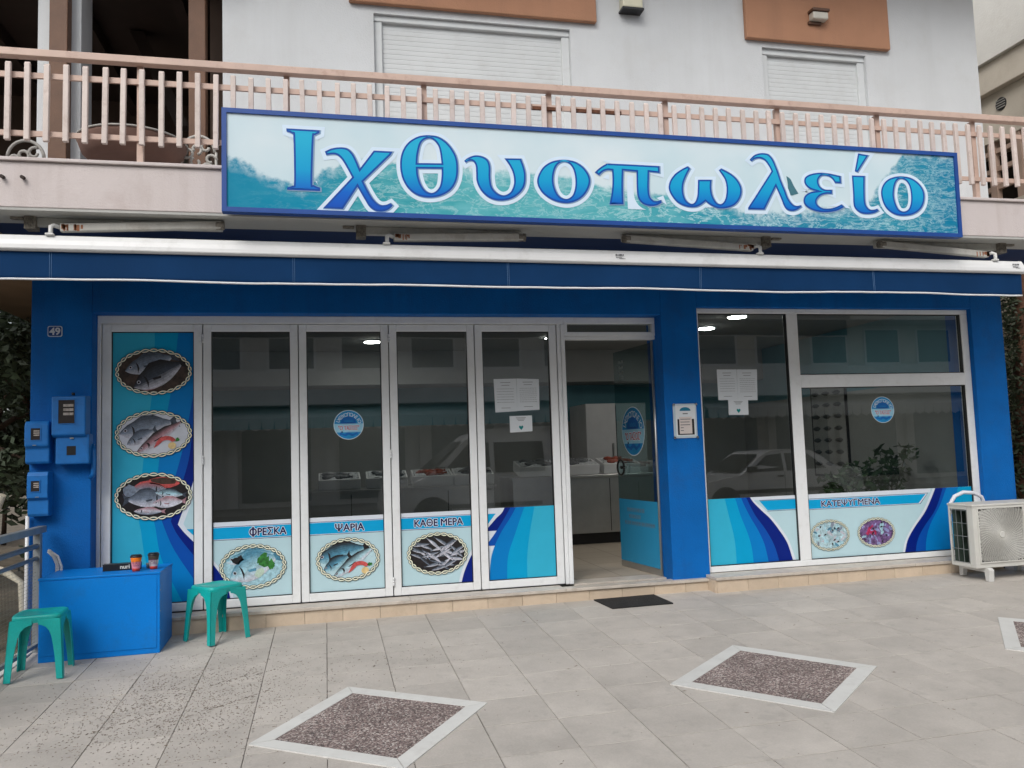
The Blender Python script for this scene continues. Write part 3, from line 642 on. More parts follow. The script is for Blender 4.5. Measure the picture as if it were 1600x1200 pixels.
LETTERS = [
    ('iota_capital', [[(-0.237,3.611,1),(-0.013,3.61,1),(-0.015,3.589,1),(-0.044,3.572),(-0.055,3.542),(-0.067,3.247),(-0.057,3.218),(-0.015,3.201,1),(-0.015,3.177,1),(-0.237,3.178,1),(-0.235,3.195,1),(-0.202,3.208),(-0.189,3.242),(-0.19,3.543),(-0.199,3.575),(-0.236,3.59,1)]]),
    ('chi', [[(0.02,3.46,1),(0.067,3.484),(0.124,3.495),(0.173,3.489),(0.206,3.461),(0.23,3.419),(0.258,3.349,1),(0.356,3.483,1),(0.489,3.483,1),(0.474,3.456,1),(0.281,3.257,1),(0.309,3.198),(0.349,3.13),(0.39,3.095),(0.432,3.095),(0.465,3.11,1),(0.482,3.092,1),(0.456,3.065),(0.414,3.047),(0.364,3.049),(0.319,3.078),(0.283,3.137),(0.239,3.217,1),(0.137,3.055,1),(0.003,3.057,1),(0.203,3.284,1),(0.171,3.347),(0.131,3.414),(0.091,3.442),(0.029,3.435,1)]]),
    ('theta', [[(0.539,3.392),(0.555,3.481),(0.599,3.553),(0.669,3.601),(0.746,3.616),(0.824,3.605),(0.892,3.555),(0.942,3.473),(0.954,3.385),(0.942,3.296),(0.901,3.224),(0.83,3.177),(0.744,3.158),(0.658,3.171),(0.592,3.22),(0.551,3.297)],[(0.662,3.407,1),(0.67,3.478),(0.695,3.56),(0.746,3.592),(0.789,3.576),(0.822,3.52),(0.835,3.413,1)],[(0.663,3.367,1),(0.835,3.373,1),(0.832,3.309),(0.819,3.247),(0.788,3.206),(0.749,3.193),(0.711,3.212),(0.682,3.259),(0.666,3.319)]]),
    ('upsilon', [[(1.001,3.44,1),(1.03,3.464),(1.083,3.484),(1.136,3.478),(1.175,3.453),(1.191,3.405),(1.189,3.324),(1.2,3.253),(1.239,3.208),(1.287,3.196),(1.337,3.223),(1.364,3.287),(1.36,3.358),(1.335,3.42),(1.299,3.472,1),(1.423,3.476,1),(1.446,3.407),(1.454,3.344),(1.443,3.272),(1.405,3.216),(1.34,3.172),(1.259,3.154),(1.18,3.17),(1.119,3.222),(1.088,3.289),(1.086,3.355),(1.083,3.409),(1.064,3.439),(1.033,3.439),(1.011,3.426,1)]]),
    ('omicron', [[(1.539,3.312),(1.56,3.376),(1.603,3.432),(1.669,3.469),(1.749,3.483),(1.832,3.473),(1.895,3.437),(1.937,3.383),(1.95,3.329),(1.93,3.264),(1.886,3.207),(1.824,3.168),(1.749,3.153),(1.667,3.167),(1.599,3.204),(1.555,3.254)],[(1.664,3.326),(1.677,3.399),(1.705,3.446),(1.752,3.467),(1.798,3.449),(1.826,3.397),(1.834,3.324),(1.826,3.26),(1.802,3.209),(1.755,3.185),(1.705,3.205),(1.675,3.258)]]),
    ('pi', [[(1.988,3.398,1),(2.026,3.432),(2.074,3.462),(2.122,3.47),(2.509,3.469,1),(2.508,3.415,1),(2.423,3.42,1),(2.414,3.295),(2.42,3.23),(2.444,3.2),(2.475,3.195),(2.507,3.205,1),(2.514,3.185,1),(2.473,3.162),(2.415,3.154),(2.357,3.172),(2.323,3.217),(2.317,3.291),(2.321,3.417,1),(2.215,3.422,1),(2.206,3.287),(2.205,3.16,1),(2.092,3.156,1),(2.111,3.228),(2.125,3.33),(2.125,3.418,1),(2.091,3.419),(2.053,3.405),(2.021,3.376,1)]]),
    ('omega', [[(2.741,3.478,1),(2.762,3.46,1),(2.727,3.402),(2.699,3.334),(2.695,3.268),(2.712,3.213),(2.75,3.184),(2.785,3.196),(2.808,3.244),(2.817,3.311),(2.822,3.375,1),(2.936,3.38,1),(2.929,3.315),(2.939,3.249),(2.971,3.198),(3.011,3.193),(3.044,3.234),(3.059,3.311),(3.048,3.387),(3.001,3.459,1),(3.022,3.474,1),(3.107,3.432),(3.16,3.382),(3.187,3.316),(3.172,3.248),(3.123,3.189),(3.05,3.16),(2.979,3.156),(2.919,3.177),(2.876,3.207,1),(2.829,3.174),(2.778,3.157),(2.709,3.161),(2.641,3.191),(2.595,3.246),(2.576,3.301),(2.591,3.358),(2.633,3.412),(2.69,3.452)]]),
    ('lambda', [[(3.27,3.555,1),(3.308,3.591),(3.351,3.609),(3.393,3.614),(3.434,3.607),(3.467,3.576),(3.486,3.538),(3.51,3.474),(3.533,3.397),(3.563,3.321),(3.586,3.257),(3.619,3.213),(3.653,3.198),(3.692,3.206,1),(3.698,3.191,1),(3.658,3.166),(3.615,3.155),(3.573,3.163),(3.547,3.191),(3.523,3.255),(3.484,3.347,1),(3.374,3.158,1),(3.232,3.156,1),(3.234,3.171,1),(3.309,3.272),(3.454,3.47,1),(3.435,3.51),(3.403,3.553),(3.363,3.57),(3.321,3.564),(3.285,3.543,1)]]),
    ('epsilon', [[(4.069,3.458,1),(4.068,3.398,1),(4.012,3.399,1),(3.989,3.433),(3.949,3.453),(3.898,3.452),(3.868,3.424),(3.864,3.391),(3.881,3.359),(3.919,3.341),(3.981,3.342,1),(3.98,3.307,1),(3.924,3.305),(3.872,3.287),(3.838,3.25),(3.842,3.214),(3.88,3.189),(3.93,3.185),(3.995,3.197),(4.059,3.225,1),(4.083,3.204,1),(4.023,3.175),(3.949,3.158),(3.863,3.155),(3.786,3.173),(3.735,3.204),(3.72,3.242),(3.736,3.282),(3.781,3.313),(3.838,3.325,1),(3.783,3.342),(3.746,3.373),(3.738,3.406),(3.754,3.439),(3.806,3.464),(3.879,3.477),(3.965,3.474),(4.029,3.464)]]),
    ('iota_accent', [[(4.243,3.653,1),(4.338,3.643,1),(4.227,3.496,1),(4.202,3.505,1)]]),
    ('iota', [[(4.172,3.467,1),(4.29,3.468,1),(4.281,3.362),(4.277,3.262),(4.288,3.216),(4.316,3.191),(4.353,3.191),(4.383,3.2,1),(4.397,3.182,1),(4.351,3.162),(4.291,3.152),(4.233,3.158),(4.187,3.187),(4.169,3.232),(4.172,3.324)]]),
    ('omicron_last', [[(4.431,3.334),(4.451,3.395),(4.499,3.444),(4.562,3.47),(4.63,3.48),(4.705,3.473),(4.764,3.448),(4.814,3.403),(4.839,3.343),(4.829,3.269),(4.789,3.207),(4.717,3.164),(4.625,3.148),(4.544,3.158),(4.48,3.196),(4.443,3.255)],[(4.549,3.319),(4.563,3.393),(4.589,3.441),(4.628,3.459),(4.673,3.444),(4.703,3.398),(4.712,3.325),(4.702,3.251),(4.675,3.203),(4.628,3.185),(4.585,3.2),(4.559,3.252)]]),
    ('fin', [[(3.583,3.438,1),(3.618,3.414),(3.643,3.363),(3.681,3.299,1),(3.623,3.281,1),(3.593,3.296),(3.591,3.374)]])]

for li, (name, loops) in enumerate(LETTERS):
    e_ = li * 0.00003
    L2 = [smooth_curve(l, 5) for l in loops]
    if name == 'fin':
        MB().mesh2(outline2(L2), -1.3004, ink('fin', 66, 112, 124, 0.2)).build('shark_fin', None, SIGN); continue
    lt = MB().mesh2(outline2(L2, -0.013), -1.3026 - e_, LGRAD).build('letter', None, SIGN)
    MB().mesh2(outline2(L2, 0.0), -1.3020 - e_, LNAVY).build('outline', None, lt)
    MB().mesh2(outline2(L2, 0.004), -1.3014 - e_, LSH, 0.006, -0.003).build('bevel_shadow', None, lt)
    MB().mesh2(outline2(L2, 0.030), -1.3008 - e_, LHALO, 0.004, -0.004).build('halo', None, lt)

# ================================================================== AWNING
awn = thing('awning', (1.6, -1.1, 2.55), 'rolled-in shop awning with white front bar and navy valance', 'awning')
zs = lambda x: -0.0040 * (x + 2.1)
XA, XB = -3.0, 5.925
def strip(y0, y1, z0, z1):
    return [(x, y, z + zs(x)) for z in (z0, z1) for y in (y0, y1) for x in (XA, XB)]
prof = [(-1.045, 2.762), (-1.135, 2.758), (-1.152, 2.772), (-1.150, 2.800), (-1.140, 2.832), (-1.118, 2.866), (-1.09, 2.876), (-1.05, 2.874)]
mb = MB(); n = len(prof); V = [(x, p[0], p[1] + zs(x)) for x in (XA, XB) for p in prof]
mb.add(V, [(i, i + n, (i + 1) % n + n, (i + 1) % n) for i in range(n)] + [tuple(range(n - 1, -1, -1)), tuple(range(n, 2 * n))])
bar = mb.build('front_bar', AWNBAR, awn, bevel=0.003)
mk = ink('bar_mark', 90, 92, 96)
for x, z in ((2.18, 2.795), (5.80, 2.785)):
    mb = MB()
    for k, (dx, dz, w, hh) in enumerate(((0, .010, .07, .012), (.004, -.008, .05, .005), (.03, -.016, .05, .005))):
        for q in range(6): mb.box(x + dx + q * w / 6, x + dx + (q + random.uniform(.4, .85)) * w / 6, -1.1535, -1.151, z + dz, z + dz + hh)
    mb.build('printed_mark', mk, bar)
# valance: hangs with slight waves
mb = MB(); NX = 150; NZ = 7
def vy(x, t):
    return -1.118 + 0.012 * math.sin(x * 2.1 + 1) * t + 0.006 * math.sin(x * 7.3) * t + 0.003 * math.sin(x * 17 + 3 * math.sin(x * 3)) * t + 0.010 * t * math.exp(-((x - 5.8) / .12) ** 2) + 0.012 * t * math.sin((x + 2) * 4) * math.exp(-((x + 1.9) / .5) ** 2)
V = []
for th in (0, 0.003):
    for j in range(NZ + 1):
        for i in range(NX + 1):
            x = XA + (XB - 0.01 - XA) * i / NX; t = j / NZ
            V.append((x, vy(x, t) + th, 2.764 - 0.190 * t + zs(x) + 0.004 * math.sin(x * 3.1) * t))
W = (NX + 1); H = W * (NZ + 1)
F = []
for j in range(NZ):
    for i in range(NX):
        a = j * W + i; F.append((a, a + W, a + W + 1, a + 1)); F.append((a + H, a + H + 1, a + H + W + 1, a + H + W))
for i in range(NX): a = NZ * W + i; F.append((a, a + H, a + H + 1, a + 1))
mb.add(V, F, None, True); val = mb.build('valance', AWN, awn)
MB().tube([(XA + (XB - .012 - XA) * i / NX, vy(XA + (XB - .01 - XA) * i / NX, 1) - .001, 2.572 + zs(XA + (XB - XA) * i / NX) + 0.004 * math.sin((XA + (XB - XA) * i / NX) * 3.1)) for i in range(NX + 1)], 0.0075, 6).build('hem', HEM, val)
for x in (-1.76, -0.205, 1.34, 2.895, 4.445):
    mb = MB()
    for dx in (-0.006, 0.006): mb.tube([(x + dx, vy(x, t) - 0.0015, 2.764 - 0.188 * t + zs(x)) for t in (0, .25, .5, .75, 1)], 0.0013, 5)
    mb.build('seam', SEAM, val)
MB().tube([(XA, -0.32, 2.86), (XB, -0.32, 2.83)], 0.065, 16).build('fabric_roll', AWN, awn)
for x0, x1 in ((-2.4, -0.5), (0.9, 2.7), (5.4, 3.6)):
    MB().tube([(x0, -0.36, 2.80), (x1, -0.60, 2.79)], 0.025, 8).build('folding_arm', AWNBAR, awn)
    MB().tube([(x1, -0.62, 2.80), (x0 + (x1 - x0) * .15, -1.05, 2.80)], 0.022, 8).build('folding_arm', AWNBAR, awn)

# ---------------- four old tube lights under the balcony edge
def tube_light(xbox, xbr, xfar, zfar, label):
    t = thing('tube_light', (xbox, -1.06, 3.012), label, 'light', 'old tube lights under the balcony edge')
    s = 1 if xfar > xbox else -1
    mb = MB(); lo, hi = min(xbox, xfar), max(xbox, xfar)
    mb.box(lo, hi, -1.03, -0.985, 2.953, 3.0118); mb.build('batten', TUBEP, t, bevel=0.006)
    mb = MB().box(xbox - 0.035, xbox + 0.035, -1.07, -0.975, 2.925, 3.0115)
    for k in range(5): mb.box(xbox - 0.028 + k * 0.012, xbox - 0.022 + k * 0.012, -1.076, -1.07, 2.935, 3.0)
    mb.box(xbox - s * 0.10 - 0.03, xbox - s * 0.10 + 0.05, -1.04, -1.0, 2.996, 3.0116); mb.build('end_box', TUBEEND, t, bevel=0.008)
    za, zb = zfar, 2.928 + zs(xbr)
    pts = [(xfar, -1.085, za), (xbr + s * 0.05, -1.085, zb)]
    d = 0.027
    mb = MB(); P = []
    for (x, y, z) in pts: P += [(x, y - d, z - d), (x, y + d, z - d), (x, y + d, z + d), (x, y - d, z + d)]
    mb.add(P, [(0, 1, 5, 4), (1, 2, 6, 5), (2, 3, 7, 6), (3, 0, 4, 7), (3, 2, 1, 0), (4, 5, 6, 7)])
    arm = mb.build('lamp_arm', TUBEP, t, bevel=0.007)
    MB().tube([(xfar - s * 0.035, -1.087, za), (xfar + s * 0.02, -1.087, za - .001)], 0.031, 12).build('lamp_holder', TUBEEND, arm)
    mb = MB()
    for k in range(14):
        xr = xbr + s * (0.06 + random.random() ** 2 * 0.12); mb.box(xr, xr + random.uniform(.004, .018), -1.1135, -1.112, zb + random.uniform(-.025, .015), zb + random.uniform(.016, .024))
    mb.build('rust_stain', mat('orange_rust', (0.30, 0.12, 0.06), 0.8, var=0.4, vscale=40), arm)['kind'] = 'stuff'
    MB().tube([(xbr + s * 0.055, -1.09, zb), (xbr + s * 0.015, -1.11, zb + 0.012), (xbr, -1.125, zb), (xbr, -1.125, zb - 0.042), (xbr - s * 0.005, -1.128, zb - 0.05)], 0.0145, 8).build('bracket', mat('white_enamel', (0.62, 0.62, 0.60), 0.4), t)
    MB().box(xbr - 0.032, xbr + 0.022, -1.145, -1.105, zb - 0.062, zb - 0.046).build('bracket_foot', MATS['white_enamel'], t, bevel=0.007)
tube_light(-1.905, -1.76, -0.69, 2.975, 'tube light nearest the left end of the awning, clear of the sign')
tube_light(0.27, 0.45, 1.47, 2.945, 'rusty tube light under the left part of the sign')
tube_light(3.52, 3.42, 2.29, 2.955, 'tube light under the middle of the sign, right of the bar mark')
tube_light(5.80, 5.655, 4.56, 2.965, 'tube light tilting down under the right end of the sign')

# ================================================================== PRINTED FILMS
LY = 0.0006
FPLEM = mat('print_pale_lemon', srgb(186, 208, 190), .35, var=.15, vscale=40)
def rope(mb, cx, cz, a, b, y, n=26, amp=0.0105, w=0.0095):
    N_ = 200
    for s in (0, 1):
        for col, ww, yy in ((PROPED, w * 1.55, y), (PROPE, w * 0.82, y - LY * 0.5)):
            pts = []
            for k in range(N_):
                t = 2 * PI * k / N_; o = amp * math.sin(n * t / 2 * 1.0 + s * PI); nx, nz = math.cos(t) / a, math.sin(t) / b; l = math.hypot(nx, nz); nx /= l; nz /= l
                pts.append((cx + a * math.cos(t) + nx * o, cz + b * math.sin(t) + nz * o))
            V = []
            for k in range(N_):
                p, q = pts[k - 1], pts[(k + 1) % N_]; dx, dz = q[0] - p[0], q[1] - p[1]; l = math.hypot(dx, dz) or 1
                V += [(pts[k][0] - dz / l * ww / 2, yy - s * LY * 1.2, pts[k][1] + dx / l * ww / 2), (pts[k][0] + dz / l * ww / 2, yy - s * LY * 1.2, pts[k][1] - dx / l * ww / 2)]
            mb.add(V, [(2 * k, 2 * k + 1, (2 * k + 3) % (2 * N_), (2 * k + 2) % (2 * N_)) for k in range(N_)], col)
SHADE = {}
FCOL = {}
def shade(a, b, c, t):
    """One of nine printed tones between back, flank and belly."""
    k = (a.name, b.name, c.name, round(t, 2))
    if k not in SHADE:
        ca, cb, cc = (FCOL[m.name] for m in (a, b, c))
        col = tuple(ca[i] + (cb[i] - ca[i]) * min(1, t * 2) for i in range(3)) if t < .5 else tuple(cb[i] + (cc[i] - cb[i]) * (t - .5) * 2 for i in range(3))
        SHADE[k] = mat('print_tone_%d' % len(SHADE), col, .35, var=.3, vscale=30, fine=.22, fscale=150)
    return SHADE[k]
for m_, c_ in ((FB, (62, 70, 82)), (FM, (122, 134, 150)), (FL, (196, 196, 206)), (FK, (30, 26, 28)), (FRED, (160, 90, 92)), (FPK, (170, 128, 136)), (FBL, (76, 134, 160)), (FPB, (160, 200, 212)), (FSQ, (168, 196, 204))): FCOL[m_.name] = srgb(*c_)
def fish(mb, con, cx, cz, ln, ht, rot, y, side=1, cols=None, eye=True):
    """A fish lying on its side, head towards -x (side=1) or +x, clipped to the picture oval."""
    back, mid, belly = cols or (FB, FM, FL)
    c, s = math.cos(rot), math.sin(rot)
    def T(p): a, b = p[0] * side * ln, p[1] * ht; return (cx + a * c - b * s, cz + a * s + b * c)
    def put(pts, m, k):
        q = [T(p) for p in pts]
        ar = sum(q[i][0] * q[(i + 1) % len(q)][1] - q[(i + 1) % len(q)][0] * q[i][1] for i in range(len(q)))
        if ar < 0: q = q[::-1]
        q = clip(q, con)
        if len(q) > 2: mb.flat(q, y - LY * k * 0.5, m)
    up = [(-.5, 0.0), (-.44, .16), (-.34, .33), (-.2, .46), (-.02, .5), (.15, .42), (.28, .26), (.38, .11)]
    lo = [(.38, -.08), (.28, -.22), (.12, -.38), (-.05, -.45), (-.22, -.42), (-.36, -.30), (-.46, -.13)]
    put([(.36, .1), (.52, .36), (.47, .02), (.52, -.32), (.36, -.08)], back, 1)
    put([(-.22, .44), (-.08, .62), (.12, .55), (.26, .30)], back, 1)
    xs_ = [-.5 + .88 * k / 16 for k in range(17)]
    def at(cv, x):
        for (xa, za), (xb, zb_) in zip(cv, cv[1:]):
            if xa <= x <= xb: return za + (zb_ - za) * (x - xa) / (xb - xa)
        return cv[-1][1]
    upc = [(-.5, .0)] + up[1:]; loc_ = [(-.5, .0)] + lo[::-1]
    NB = 9
    for b_ in range(NB):
        t0, t1 = b_ / NB, (b_ + 1) / NB + .02
        band = [(x, at(upc, x) + (at(loc_, x) - at(upc, x)) * t0) for x in xs_] + [(x, at(upc, x) + (at(loc_, x) - at(upc, x)) * min(t1, 1)) for x in reversed(xs_)]
        put(band, shade(back, mid, belly, (b_ + .5) / NB), 2 + b_ * .08)
    put([(-.27, .28), (-.235, .12), (-.235, -.1), (-.29, -.3), (-.27, -.1), (-.265, .1)], FK, 4)
    put([(-.16, .0), (.0, -.06), (-.02, -.16), (-.14, -.1)], back, 4)
    if eye:
        e = [(-.385 + .032 * math.cos(t * PI / 5), .09 + .075 * math.sin(t * PI / 5)) for t in range(10)]; put(e, FL, 4)
        e = [(-.385 + .02 * math.cos(t * PI / 5), .09 + .05 * math.sin(t * PI / 5)) for t in range(10)]; put(e, FK, 5)
def blob(mb, con, cx, cz, a, b, rot, y, m, k=2, n=18, rough=0.12):
    q = [(p[0] + (p[0] - cx) * random.uniform(-rough, rough), p[1] + (p[1] - cz) * random.uniform(-rough, rough)) for p in ell(cx, cz, a, b, n, rot)]
    q = clip(q, con)
    if len(q) > 2: mb.flat(q, y - LY * 0.5 * k, m)
def prawn(mb, con, cx, cz, s, y):
    arc = []; n = 12
    for k in range(n + 1): t = 2.9 - 2.6 * k / n; arc.append((cx + s * 1.0 * math.cos(t), cz + s * 0.75 * math.sin(t)))
    for k in range(n, -1, -1): t = 2.9 - 2.6 * k / n; arc.append((cx + s * 0.55 * math.cos(t), cz + s * 0.30 * math.sin(t)))
    q = clip(arc[::-1], con)
    if len(q) > 2: mb.flat(q, y - LY * 3, FRED)
    q = clip([(cx - s * .5, cz + s * .1), (cx - s * 1.0, cz + s * .2), (cx - s * 1.35, cz - s * .55), (cx - s * 0.9, cz - s * .25)], con)
    if len(q) > 2: mb.flat(q, y - LY * 3, FRED)
    blob(mb, con, cx + s * .55, cz - s * .32, s * .42, s * .38, 0, y, FLEM, 7, 20, 0.02)
    blob(mb, con, cx + s * 1.1, cz + s * .35, s * .25, s * .2, 0, y, FGR, 6, 9, 0.4)
def picture(parent, kind, cx, cz, a, b, y):
    mb = MB(); con = ell(cx, cz, a - 0.012, b - 0.012, 44)
    bgm = {'duo': FBR, 'plate': FPL, 'pile': FK, 'ice': FPB, 'plate2': PBG, 'sprats': FK, 'squid': FSQ, 'octopus': FOC}[kind]
    mb.flat(con, y, bgm)
    if kind == 'duo':
        fish(mb, con, cx - .02, cz + .07, .42, .16, .30, y - LY); fish(mb, con, cx + .05, cz - .02, .46, .20, .48, y - LY * 3.5, 1, (FK, FB, FL)); blob(mb, con, cx - .02, cz - .10, .09, .05, .3, y, FPK, 9); blob(mb, con, cx - .13, cz - .07, .05, .04, 0, y, FBR, 9)
    if kind in ('plate', 'plate2'):
        cs = None if kind == 'plate' else (FK, FBL, FPB)
        fish(mb, con, cx - .04, cz + .055, .46, .17, .22, y - LY, 1, cs); fish(mb, con, cx - .09, cz - .02, .26, .10, .5, y - LY * 3.5, 1, cs); fish(mb, con, cx + .06, cz - .015, .48, .09, .62, y - LY * 6, 1, (FK, FPK if kind == 'plate' else FPB, FL)); prawn(mb, con, cx + .10, cz - .075, .075, y - LY * 7)
    if kind == 'pile':
        fish(mb, con, cx - .06, cz + .055, .32, .12, .0, y - LY, -1, (FRED, FM, FL)); fish(mb, con, cx - .06, cz - .02, .34, .15, .02, y - LY * 3.5, -1, (FB, FM, FL)); fish(mb, con, cx + .13, cz + .015, .24, .07, -.12, y - LY * 4, 1, (FB, FPB, FL)); fish(mb, con, cx + .12, cz - .055, .26, .09, .05, y - LY * 5, 1, (FPK, FL, FL)); blob(mb, con, cx + .08, cz + .11, .11, .04, -.1, y - LY, FRED, 2); blob(mb, con, cx + .08, cz + .12, .10, .025, -.1, y - LY, FBR, 4); fish(mb, con, cx - .03, cz - .12, .24, .06, -.05, y - LY * 6, 1, (FPK, FL, FM)); blob(mb, con, cx - .18, cz + .05, .05, .05, 0, y - LY, FM, 3)
    if kind == 'ice':
        fish(mb, con, cx + .0, cz + .075, .44, .12, .12, y - LY, 1, (FBL, FPB, FL)); fish(mb, con, cx + .02, cz - .0, .44, .22, .40, y - LY * 3.5, 1, (FBL, FPB, FL)); blob(mb, con, cx - .12, cz + .06, .04, .03, .5, y, FK, 9, 10, .4); blob(mb, con, cx - .10, cz - .03, .035, .02, .5, y, FK, 9, 10, .4)
        for k in range(7): blob(mb, con, cx + .10 + random.uniform(-.05, .06), cz + .04 + random.uniform(-.04, .04), .035, .028, random.random() * 3, y, FGR, 10 + k * .3, 9, .5)
        blob(mb, con, cx + .05, cz - .055, .045, .03, .9, y, FPLEM, 13)
    if kind == 'sprats':
        for k in range(34):
            an = random.uniform(-.8, .9); r = math.sqrt(random.random()); t = random.random() * 6.3
            fish(mb, con, cx + r * a * .75 * math.cos(t), cz + r * b * .72 * math.sin(t), .17, .026, an, y - LY * (1 + k * .12), random.choice((1, -1)), random.choice(((FB, FM, FL), (FK, FB, FM), (FM, FL, FL))), False)
    if kind in ('squid', 'octopus'):
        ms = (FSQ, FPB, FL, FM, FBL, FSQ) if kind == 'squid' else (FLI, FOC, FPB, FOR_, FLI, FOC)
        for k in range(44):
            r = math.sqrt(random.random()); t = random.random() * 6.3; m = random.choice(ms)
            if kind == 'octopus' and k < 14: m = FOR_; r *= .6; t = 2 + random.random() * 1.2
            blob(mb, con, cx + r * a * .85 * math.cos(t), cz + r * b * .85 * math.sin(t), random.uniform(.015, .04), random.uniform(.008, .02), random.random() * 3, y - LY, m, 1 + k * .12, 12, .2)
        for k in range(9):
            r = math.sqrt(random.random()); t = random.random() * 6.3; blob(mb, con, cx + r * a * .8 * math.cos(t), cz + r * b * .8 * math.sin(t), .014, .007, random.random() * 3, y - LY, FK, 9, 8, .3)
    rope(mb, cx, cz, a - .004, b - .004, y - LY * 9, 26 if a > .22 else 24, 0.0105 if a > .22 else .008, .0105 if a > .22 else .008)
    return mb.build('fish_picture', None, parent)
def right_of(bd, rect):
    """Area of the rectangle lying right of a boundary that runs from top to bottom."""
    x0, x1, z0, z1 = rect; b = smooth_curve(bd, 5, False)
    con = [(x0, z0), (x1, z0), (x1, z1), (x0, z1)]
    return clip([(x1 + 1, b[0][1])] + b + [(x1 + 1, b[-1][1])], con)
def left_of(bd, rect):
    x0, x1, z0, z1 = rect; b = smooth_curve(bd, 5, False)
    return clip(([(x0 - 1, b[0][1])] + b + [(x0 - 1, b[-1][1])])[::-1], [(x0, z0), (x1, z0), (x1, z1), (x0, z1)])
def rectf(mb, x0, x1, z0, z1, y, m): mb.flat([(x0, z0), (x1, z0), (x1, z1), (x0, z1)], y, m)
def lettering(parent, txt, cx, cz, w, h, y, rot=0.0):
    """Navy capitals with a white rim."""
    bar = txt.startswith('Φ'); txt = txt.replace('Φ', 'O').translate(str.maketrans('ΚΑΕΜΡΝΥΤΙΟ', 'KAEMPNYTIO'))
    mb = MB(); t2 = text2(txt, h, 0, w); o = h * 0.075; k = 0
    w0 = max(v[0] for v in text2('O', h)[0]) * 2 * w / (max(v[0] for v in text2(txt, h)[0]) * 2)
    bx_ = [(-w / 2 + w0 / 2 + a * .055 * h, b * h * .46) for a, b in ((-1, -1), (1, -1), (1, 1), (-1, 1))]; br = (bx_, [(0, 1, 2, 3)])
    for a in range(10):
        for g_ in (t2, br) if bar else (t2,): mb.mesh2(g_, y - 0.00003 * k, PW, cx + o * math.cos(a * PI / 5), cz + o * math.sin(a * PI / 5), rot); k += 1
    for dx, dz in ((-.022, 0), (.022, 0), (0, .018), (0, -.018)):
        for g_ in (t2, br) if bar else (t2,): mb.mesh2(g_, y - LY - 0.00003 * k, PTXT, cx + dx * h, cz + dz * h, rot); k += 1
    return mb.build('lettering', None, parent)
def round_sticker(parent, r, loc, rot=0.0, name='round_sticker'):
    """Shop sticker: blue sea disc, arched shop kind above, the owner's name in red."""
    mb = MB(); SB = ink('sticker_blue', 30, 100, 176, .25); SL = ink('sticker_pale', 150, 200, 222, .15); SM = ink('sticker_mid', 40, 140, 196, .2); SR = ink('sticker_red', 170, 20, 70); SW = ink('sticker_white', 226, 236, 242)
    mb.flat(ell(0, 0, r, r, 40), 0, SW); d = ell(0, 0, r * .965, r * .965, 40); mb.flat(d, -LY, SM)
    sq = lambda z0, z1: clip([(-1, z0 * r), (1, z0 * r), (1, z1 * r), (-1, z1 * r)], d)
    mb.flat(sq(-.5, .08), -LY * 2, SL); mb.flat(clip([(-.55 * r, .1 * r), (.5 * r, .08 * r), (.45 * r, .42 * r), (0, .62 * r), (-.45 * r, .42 * r)][::1], d), -LY * 2.4, SB)
    wv = [(-.6 + 1.2 * k / 12, -.72 + .06 * math.sin(k * 1.3)) for k in range(13)] + [(.6 - 1.2 * k / 12, -.56 + .07 * math.sin(k * 1.1 + 1)) for k in range(13)]
    mb.flat(clip([(p[0] * r, p[1] * r) for p in wv], d), -LY * 2.5, SB)
    for k, zz in enumerate((.13, .2, .28)):
        w2 = [(-.28 + .05 * i, zz + .03 * math.sin(i * 1.5 + k)) for i in range(13)] + [(.32 - .05 * i, zz + .025 + .03 * math.sin((12 - i) * 1.5 + k)) for i in range(13)]
        mb.flat([(p[0] * r, p[1] * r) for p in w2], -LY * 3, PLINE if k == 0 else SM)
    s = 'IXΘYOΠΩΛEIO'
    for i, chx in enumerate(s):
        t = math.radians(162 - 144 * i / (len(s) - 1)); mb.mesh2(text2(chx, r * .34, 0), -LY * 4, SW, r * .76 * math.cos(t), r * .70 * math.sin(t), t - PI / 2)
    nm = text2('"O TAΣOΣ"', r * .42, 0, r * 1.38)
    for k, (dx, dz) in enumerate(((-.03, 0), (.03, 0), (0, .03), (0, -.03))): mb.mesh2(nm, -LY * 4 - k * .00004, SW, dx * r, (-.20 + dz) * r)
    for k, dx in enumerate((-.008, .008)): mb.mesh2(nm, -LY * 5 - k * .00004, SR, dx * r, -.20 * r)
    mb.flat(ell(-.45 * r, -.48 * r, .055 * r, .055 * r, 10), -LY * 4, PLINE)
    o = mb.build(name, None); o.parent = parent
    o.location = Vector(loc) - (OFF[parent.name] if parent.type == 'EMPTY' or True else Vector()); o.rotation_euler = (0, 0, rot); return o

# ================================================================== FOLDING DOOR PANELS
YD = 0.20
edges = [-1.77, -0.994, -0.222, 0.545, 1.309, 2.074]
gl = [(-1.698, -1.064), (-0.927, -0.291), (-0.155, 0.477), (0.614, 1.241), (1.379, 2.003)]
fr = thing('door_frame', (0.6, YD, 0.135), 'white aluminium outer frame around the folding doors and entrance', 'door frame')
mb = MB().box(-1.80, 2.15, YD - 0.01, YD + 0.09, 2.486, 2.551); mb.box(-1.80, -1.772, YD - 0.01, YD + 0.09, 0.132, 2.486); mb.build('surround', ALU, fr, bevel=0.004)
mb = MB().box(2.078, 2.112, YD - 0.004, YD + 0.09, 0.132, 2.486); mb.box(2.114, 2.150, YD - 0.015, YD + 0.10, 0.132, 2.486); mb.build('door_post', ALU, fr, bevel=0.004)
mb = MB().box(2.151, 3.04, YD - 0.01, YD + 0.09, 2.492, 2.5505); mb.box(2.151, 3.04, YD - 0.01, YD + 0.09, 2.378, 2.414); mb.box(2.151, 2.178, YD - 0.01, YD + 0.09, 2.414, 2.492); mb.box(3.012, 3.04, YD - 0.01, YD + 0.09, 2.414, 2.492)
